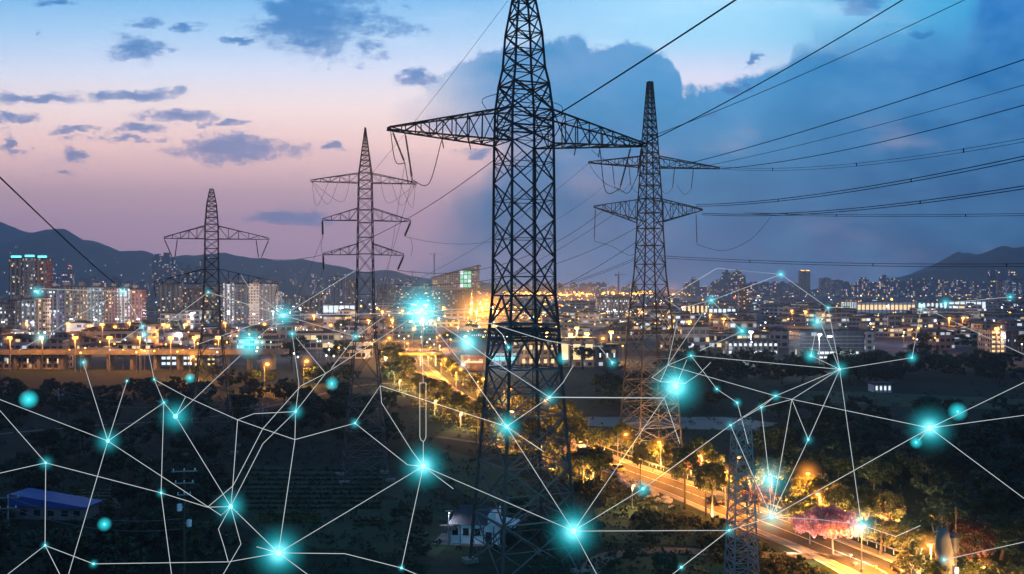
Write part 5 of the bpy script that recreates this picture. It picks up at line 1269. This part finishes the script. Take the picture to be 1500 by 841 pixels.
# utility poles
def utility_pole(x, y, h, label, arms=1, boxes=0, m='bark', r=.16, rz=0.2):
    root = empty('utility_pole', G(x, y), rz); tag(root, label, 'pole')
    mb = MB(); mb.tube([(0, 0, 0), (0, 0, h)], [r, r * .65], 8); mb.build('pole', S[m], root)
    for i in range(arms):
        z = h - .5 - i * 1.6; mb = MB(); mb.box((0, -.16, z), (3.4 - .8 * i, .14, .16)); c = mb.build('crossarm', S['galv'], root)
        for xx in (-1.4 + .3 * i, 0, 1.4 - .3 * i): q = MB(); q.lathe([(.04, 0), (.10, .08), (.05, .14), (.10, .22), (.04, .32)], 8, (xx, -.16, z + .08)); q.build('insulator', S['white'], c)
    for i in range(boxes):
        s = (-1, 1)[i % 2]; q = MB(); q.lathe([(.30, 0), (.34, .1), (.34, .85), (.26, .95)], 10, (s * .62, 0, h * (.62 - .14 * i))); q.box((s * .3, 0, h * (.62 - .14 * i) + .5), (.5, .1, .1)); q.build('transformer', S['white'], root)
    return root
u1 = utility_pole(270, 852, 15.5, 'tall utility pole with pale transformers on the lower left slope', 3, 2, 'bark', .2)
u2 = utility_pole(86, 612, 9, 'utility pole at the edge of the dark clump under the viaduct', 2, 0, 'galv')
u3 = utility_pole(238, 633, 9, 'short utility pole in the field left of the short pylon foot', 2, 0, 'galv')
u4 = utility_pole(12, 812, 9, 'utility pole at the lower left picture edge', 2, 0, 'galv')
u5 = utility_pole(385, 640, 9, 'short utility pole right of the short pylon foot', 2, 0, 'galv')
u6 = utility_pole(1400, 852, 10.2, 'thin brown pole behind the thick concrete mast', 0, 0, 'bark', .13)
def top_of(u, dx=0, dz=0): return u.location + Vector((dx, 0, dz))
for a, b, dz, lab in ((u2, u3, 8.6, 'upper pale wire sagging between the two field poles'), (u2, u3, 7.0, 'lower pale wire sagging between the two field poles'), (u4, u1, 8.6, 'upper pale wire from edge pole to the transformer pole'), (u4, u1, 7.2, 'lower pale wire from edge pole to the transformer pole'), (u3, u5, 8.6, 'pale wire crossing the short pylon foot')):
    wire(lab, top_of(a, 0, dz), top_of(b, 0, dz), 1.6, .03, group='low wires over the fields', m='galv')
Cm = empty('concrete_mast', G(1384, 860), 0.3); tag(Cm, 'thick tapering concrete mast carrying black insulators at the lower right', 'mast')
mb = MB(); mb.tube([(0, 0, 0), (0, 0, 4.6), (-.25, 0, 6.4), (-.45, 0, 7.9)], [1.35, 1.2, .95, .7], 14); mb.build('shaft', S['concrete'], Cm, True)
for x, y, z0, z1 in ((-.75, 0, 7.7, 10.0), (-.1, .1, 7.8, 9.6), (.35, -.2, 7.2, 9.0)): insul(Cm, (x, y, z0), (x, y, z1), .17)
mb = MB(); mb.tube([(-.8, 0, 7.6), (-1.8, -.1, 7.5), (-2.1, -.1, 8.2), (-2.1, -.1, 8.7)], .09, 6); mb.build('bracket', S['galv'], Cm)
mb = MB(); mb.lathe([(.62, 0), (.8, .3), (.8, 2.2), (.55, 2.6)], 12, (.95, -.35, 4.5)); mb.build('transformer', S['tin'], Cm)
mb = MB(); mb.box((.55, -1.35, 2.2), (.6, .5, 1.6)); mb.build('control_box', S['white'], Cm)

for i, (x, y, h) in enumerate(((22, 772, 16), (48, 776, 14), (74, 774, 18), (108, 772, 15), (140, 768, 18), (158, 760, 22), (12, 764, 20), (92, 779, 12))):
    shrub(x, y, h, 'leaf_dark', 'dark bush growing along the front of the blue roofed shed', 'bushes before the blue roofed shed', .8)
for i, (x, y, h) in enumerate(((642, 800, 13), (672, 806, 10), (722, 806, 13), (752, 800, 18), (735, 812, 14), (700, 812, 9))):
    shrub(x, y, h, 'leaf_dark', 'dark bush growing around the whitewashed farmhouse', 'bushes around the farmhouse', .9)
# ------------------------------------------------------------------ the glowing network hanging over the valley
def net_depth(x, y):
    d = 128 if y > 640 else 128 + (640 - y) / 190 * 62
    if y > 800: d = 124
    if 660 < x < 870: d = min(d, 127)
    return d + 4 * math.sin(x * .013 + y * .02)
NP = {}
def nxy(p): return P(p[0], p[1], net_depth(*p))
# nodes: place, halo radius in photo pixels, brightness
NODES = {(158, 646): (30, .8), (122, 531): (13, .8), (186, 558): (7, .7), (240, 590): (12, .7), (226, 556): (8, .7), (212, 490): (15, 1), (209, 478): (10, 1), (257, 610): (38, .9), (60, 495): (18, 1.2), (55, 428): (18, 1.2), (180, 427): (13, 1.1), (305, 428): (9, .9),
    (415, 462): (32, 1.2), (428, 489): (13, 1), (433, 603): (20, .9), (617, 457): (64, 2.1), (521, 493): (13, 1), (520, 620): (14, .8), (620, 683): (52, 1.2), (408, 810): (58, 1.3), (588, 832): (9, .9), (338, 742): (36, 1), (236, 722): (12, .7), (67, 678): (18, .7), (66, 799): (10, .7), (137, 826): (11, .8),
    (685, 502): (42, 1.3), (678, 534): (12, .9), (742, 625): (34, 1.3), (805, 582): (24, .7), (897, 531): (16, .8), (990, 566): (58, 1.5), (1012, 521): (14, .8), (1042, 440): (16, 1), (1087, 485): (19, 1.2), (1144, 402): (13, 1), (1213, 451): (10, .9), (1197, 471): (22, 1.2), (1050, 570): (10, .8), (1080, 590): (12, .9),
    (1070, 623): (13, .7), (942, 716): (22, 1.1), (840, 778): (58, 1.3), (1068, 777): (16, .7), (998, 831): (10, .9), (1130, 757): (40, .9), (1127, 703): (48, 1.0), (1262, 769): (34, 1.2), (1115, 597): (12, .7), (1136, 580): (14, .8), (1184, 644): (14, .6), (1230, 541): (22, .8), (1188, 521): (19, 1.2),
    (1336, 524): (15, 1), (1350, 449): (12, .9), (1385, 444): (15, 1), (1480, 435): (12, .9), (1362, 627): (50, 1.2), (1383, 820): (13, 1), (745, 509): (10, 1)}
CHAINS = [[(-40, 570), (158, 646)], [(122, 531), (158, 646)], [(186, 558), (158, 646)], [(158, 646), (92, 870)], [(158, 646), (240, 590), (226, 556), (212, 490), (209, 478)], [(212, 497), (305, 428)], [(240, 590), (236, 722)], [(236, 722), (255, 870)], [(240, 590), (257, 610)],
    [(226, 556), (272, 581), (348, 615), (385, 628), (432, 644), (520, 620)], [(257, 610), (272, 581)], [(257, 610), (284, 585), (352, 521)], [(257, 610), (338, 742)], [(158, 646), (324, 755), (338, 742)], [(-40, 556), (67, 678)], [(-40, 702), (67, 678)], [(67, 678), (66, 799)], [(67, 678), (236, 722), (304, 743), (338, 742)],
    [(66, 799), (-10, 858)], [(66, 799), (98, 862)], [(66, 799), (137, 826), (335, 823), (408, 810)], [(348, 615), (341, 712), (338, 742)], [(304, 743), (341, 712)], [(432, 644), (408, 810)], [(433, 603), (432, 644)], [(433, 603), (385, 650), (338, 742)], [(385, 628), (345, 705), (341, 712)], [(348, 615), (372, 606), (433, 603)],
    [(433, 603), (477, 547), (617, 457)], [(385, 628), (441, 565), (477, 547)], [(428, 489), (438, 563), (433, 603)], [(434, 495), (477, 547)], [(338, 742), (408, 810)], [(338, 742), (353, 797), (322, 850)], [(338, 742), (320, 775), (328, 800), (334, 822)], [(408, 810), (376, 801)], [(408, 810), (620, 683)], [(408, 810), (505, 811), (588, 832), (650, 858)], [(408, 810), (462, 850)],
    [(620, 683), (588, 832)], [(620, 683), (664, 716)], [(620, 683), (840, 778)], [(620, 683), (597, 681), (520, 620)], [(620, 683), (603, 660), (559, 590), (557, 565)], [(520, 620), (557, 565), (742, 625)], [(620, 683), (620, 647)], [(617, 457), (620, 561)],
    [(620, 647), (617, 645), (615, 640), (615, 561), (624, 561), (624, 640), (622, 645), (620, 647)], [(180, 427), (60, 423), (55, 428)], [(180, 427), (118, 460), (75, 487)], [(60, 495), (28, 513)], [(180, 427), (209, 478), (177, 499)], [(280, 508), (373, 475), (415, 462)], [(305, 428), (415, 462)], [(353, 403), (366, 423), (415, 462)], [(415, 462), (521, 396)], [(415, 462), (588, 459), (617, 457)],
    [(415, 462), (375, 497)], [(415, 462), (521, 493)], [(521, 493), (563, 464)], [(521, 493), (485, 540)], [(617, 457), (720, 450)], [(617, 457), (660, 466), (719, 474), (793, 497), (844, 507), (877, 507), (897, 531)], [(617, 457), (685, 502), (718, 526), (805, 582)], [(617, 457), (678, 534), (742, 625)], [(719, 474), (736, 490), (745, 509)],
    [(805, 582), (973, 583)], [(805, 582), (742, 625)], [(742, 625), (797, 662)], [(742, 625), (840, 778)], [(805, 582), (825, 560), (840, 535)], [(973, 583), (990, 566)], [(973, 583), (840, 778)], [(973, 583), (996, 650)], [(990, 566), (1006, 527)], [(978, 535), (955, 553), (967, 559), (990, 561), (1003, 562), (1025, 547), (1041, 531)], [(978, 535), (1012, 521)], [(978, 535), (967, 559)], [(978, 535), (1042, 440)], [(978, 535), (992, 470)],
    [(978, 535), (1136, 580)], [(1012, 521), (1050, 570), (1080, 590), (1096, 650)], [(1012, 521), (1230, 541)], [(1042, 440), (1087, 485), (1025, 514)], [(1042, 440), (995, 452), (974, 438)], [(1042, 440), (1144, 402), (1050, 393), (978, 437)], [(1144, 402), (1213, 451), (1197, 471)], [(1213, 451), (1252, 450)], [(1213, 451), (1230, 541)], [(1203, 475), (1230, 541)], [(1194, 490), (1188, 521), (1230, 541)],
    [(1070, 623), (942, 716), (840, 778)], [(1070, 623), (1136, 580)], [(1070, 623), (1130, 757)], [(1115, 597), (1127, 703), (1130, 757)], [(1160, 585), (1130, 757)], [(1184, 644), (1130, 757)], [(1115, 597), (1136, 580), (1160, 585), (1362, 627)], [(1115, 597), (1160, 585)], [(1115, 597), (1070, 623)], [(1160, 585), (1184, 644)], [(1230, 541), (1136, 580)], [(1230, 541), (1160, 585)], [(1230, 541), (1184, 644)], [(1230, 541), (1262, 769)], [(1230, 541), (1336, 524), (1350, 449), (1452, 497), (1540, 538)],
    [(1350, 449), (1385, 444), (1480, 435)], [(840, 778), (1068, 777), (1130, 757)], [(840, 778), (885, 862)], [(1068, 777), (998, 831), (960, 862)], [(1130, 757), (1200, 761), (1262, 769), (1312, 786), (1348, 770)], [(1130, 757), (1362, 627)], [(1362, 627), (1540, 541)], [(1362, 627), (1540, 603)], [(1362, 627), (1540, 760)], [(1362, 627), (1346, 645)], [(1383, 820), (1540, 785)]]
allp = {}
def key(p): return p
parent_ = {}
def find(a):
    while parent_.get(a, a) != a: a = parent_[a]
    return a
for p in NODES: parent_.setdefault(p, p)
for ch in CHAINS:
    for p in ch: parent_.setdefault(p, p)
    for a, b in zip(ch, ch[1:]): parent_[find(a)] = find(b)
comp = {}
for p in list(parent_): comp.setdefault(find(p), []).append(p)
NETLAB = {}
big = max(comp.values(), key=len)
roots = {}
def net_label(ps):
    x = sum(p[0] for p in ps) / len(ps); y = sum(p[1] for p in ps) / len(ps)
    if len(ps) == len(big): return 'widest glowing network of white strands and cyan nodes hanging over the valley'
    if (180, 427) in ps: return 'small strand net with cyan nodes over the apartment row'
    if (60, 495) in ps: return 'cyan ball with one short strand above the viaduct'
    if (1383, 820) in ps: return 'single white strand ending in a cyan node on the concrete mast'
    if (331, 750) in ps: return 'loose bent white strand hanging below the left lower node'
    if (1350, 449) in ps: return 'strand net over the right halls'
    if (280, 508) in ps: return 'strand net over the town left of the three-armed pylon'
    q0 = ps[0]
    return f'short loose {"bent" if len(ps) > 2 else "straight"} white strand {"left" if x < 750 else "right"} of the big pylon, near {"the skyline" if y < 520 else "the ground"}'
rN, rL = 0, 0
for c_, ps in comp.items():
    print('COMP', len(ps), ps[:4])
    root = empty('glowing_network', nxy(ps[0])); tag(root, net_label(ps), 'light network'); roots[c_] = root
for ch in CHAINS:
    root = roots[find(ch[0])]; pts = [nxy(p) - root.location for p in ch]
    bright = 1.0; mb = MB(); r_ = .040 if ch not in ([(805, 582), (973, 583)],) else .062
    mb.tube(pts, r_, 5); mb.build('strand', S['strand'], root)
for p, (hr, k) in NODES.items():
    root = roots[find(p)]; q = nxy(p); d = net_depth(*p); c = MB(); rc = max(.13, min(.36, hr * .0075 * d / 128))
    c.ball((0, 0, 0), rc, 10, 6); node = c.build('node', S['core'], root, True, q - root.location)
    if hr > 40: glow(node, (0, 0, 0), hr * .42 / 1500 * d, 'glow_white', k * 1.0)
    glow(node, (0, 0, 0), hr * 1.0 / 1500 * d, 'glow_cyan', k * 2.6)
    if hr > 30: lamp_light(node, (0, 0, 0), 2200 * k * (hr / 50) ** 2, (0.10, 0.80, 0.95), 0.5, 0)
for x, y, r_, k, lab in ((42, 585, 12, 1.6, 'round cyan ball of light floating over the dark clump below the viaduct'), (153, 768, 9, 1.4, 'small round cyan ball of light above the lower left slope'), (365, 503, 20, 1.5, 'bright cyan ball of light over the streets left of the three-armed pylon'),
                         (486, 562, 9, 1.2, 'little cyan ball of light beside the three-armed pylon'), (1403, 603, 12, 1.3, 'flat cyan ball of light right of the right hub'), (1342, 648, 8, 1.2, 'little cyan drop of light below the right hub'), (278, 554, 7, 1.2, 'little blue white ball of light over the field lamp'), (825, 525, 9, .8, 'pale blue ball of light in front of the big pylon leg')):
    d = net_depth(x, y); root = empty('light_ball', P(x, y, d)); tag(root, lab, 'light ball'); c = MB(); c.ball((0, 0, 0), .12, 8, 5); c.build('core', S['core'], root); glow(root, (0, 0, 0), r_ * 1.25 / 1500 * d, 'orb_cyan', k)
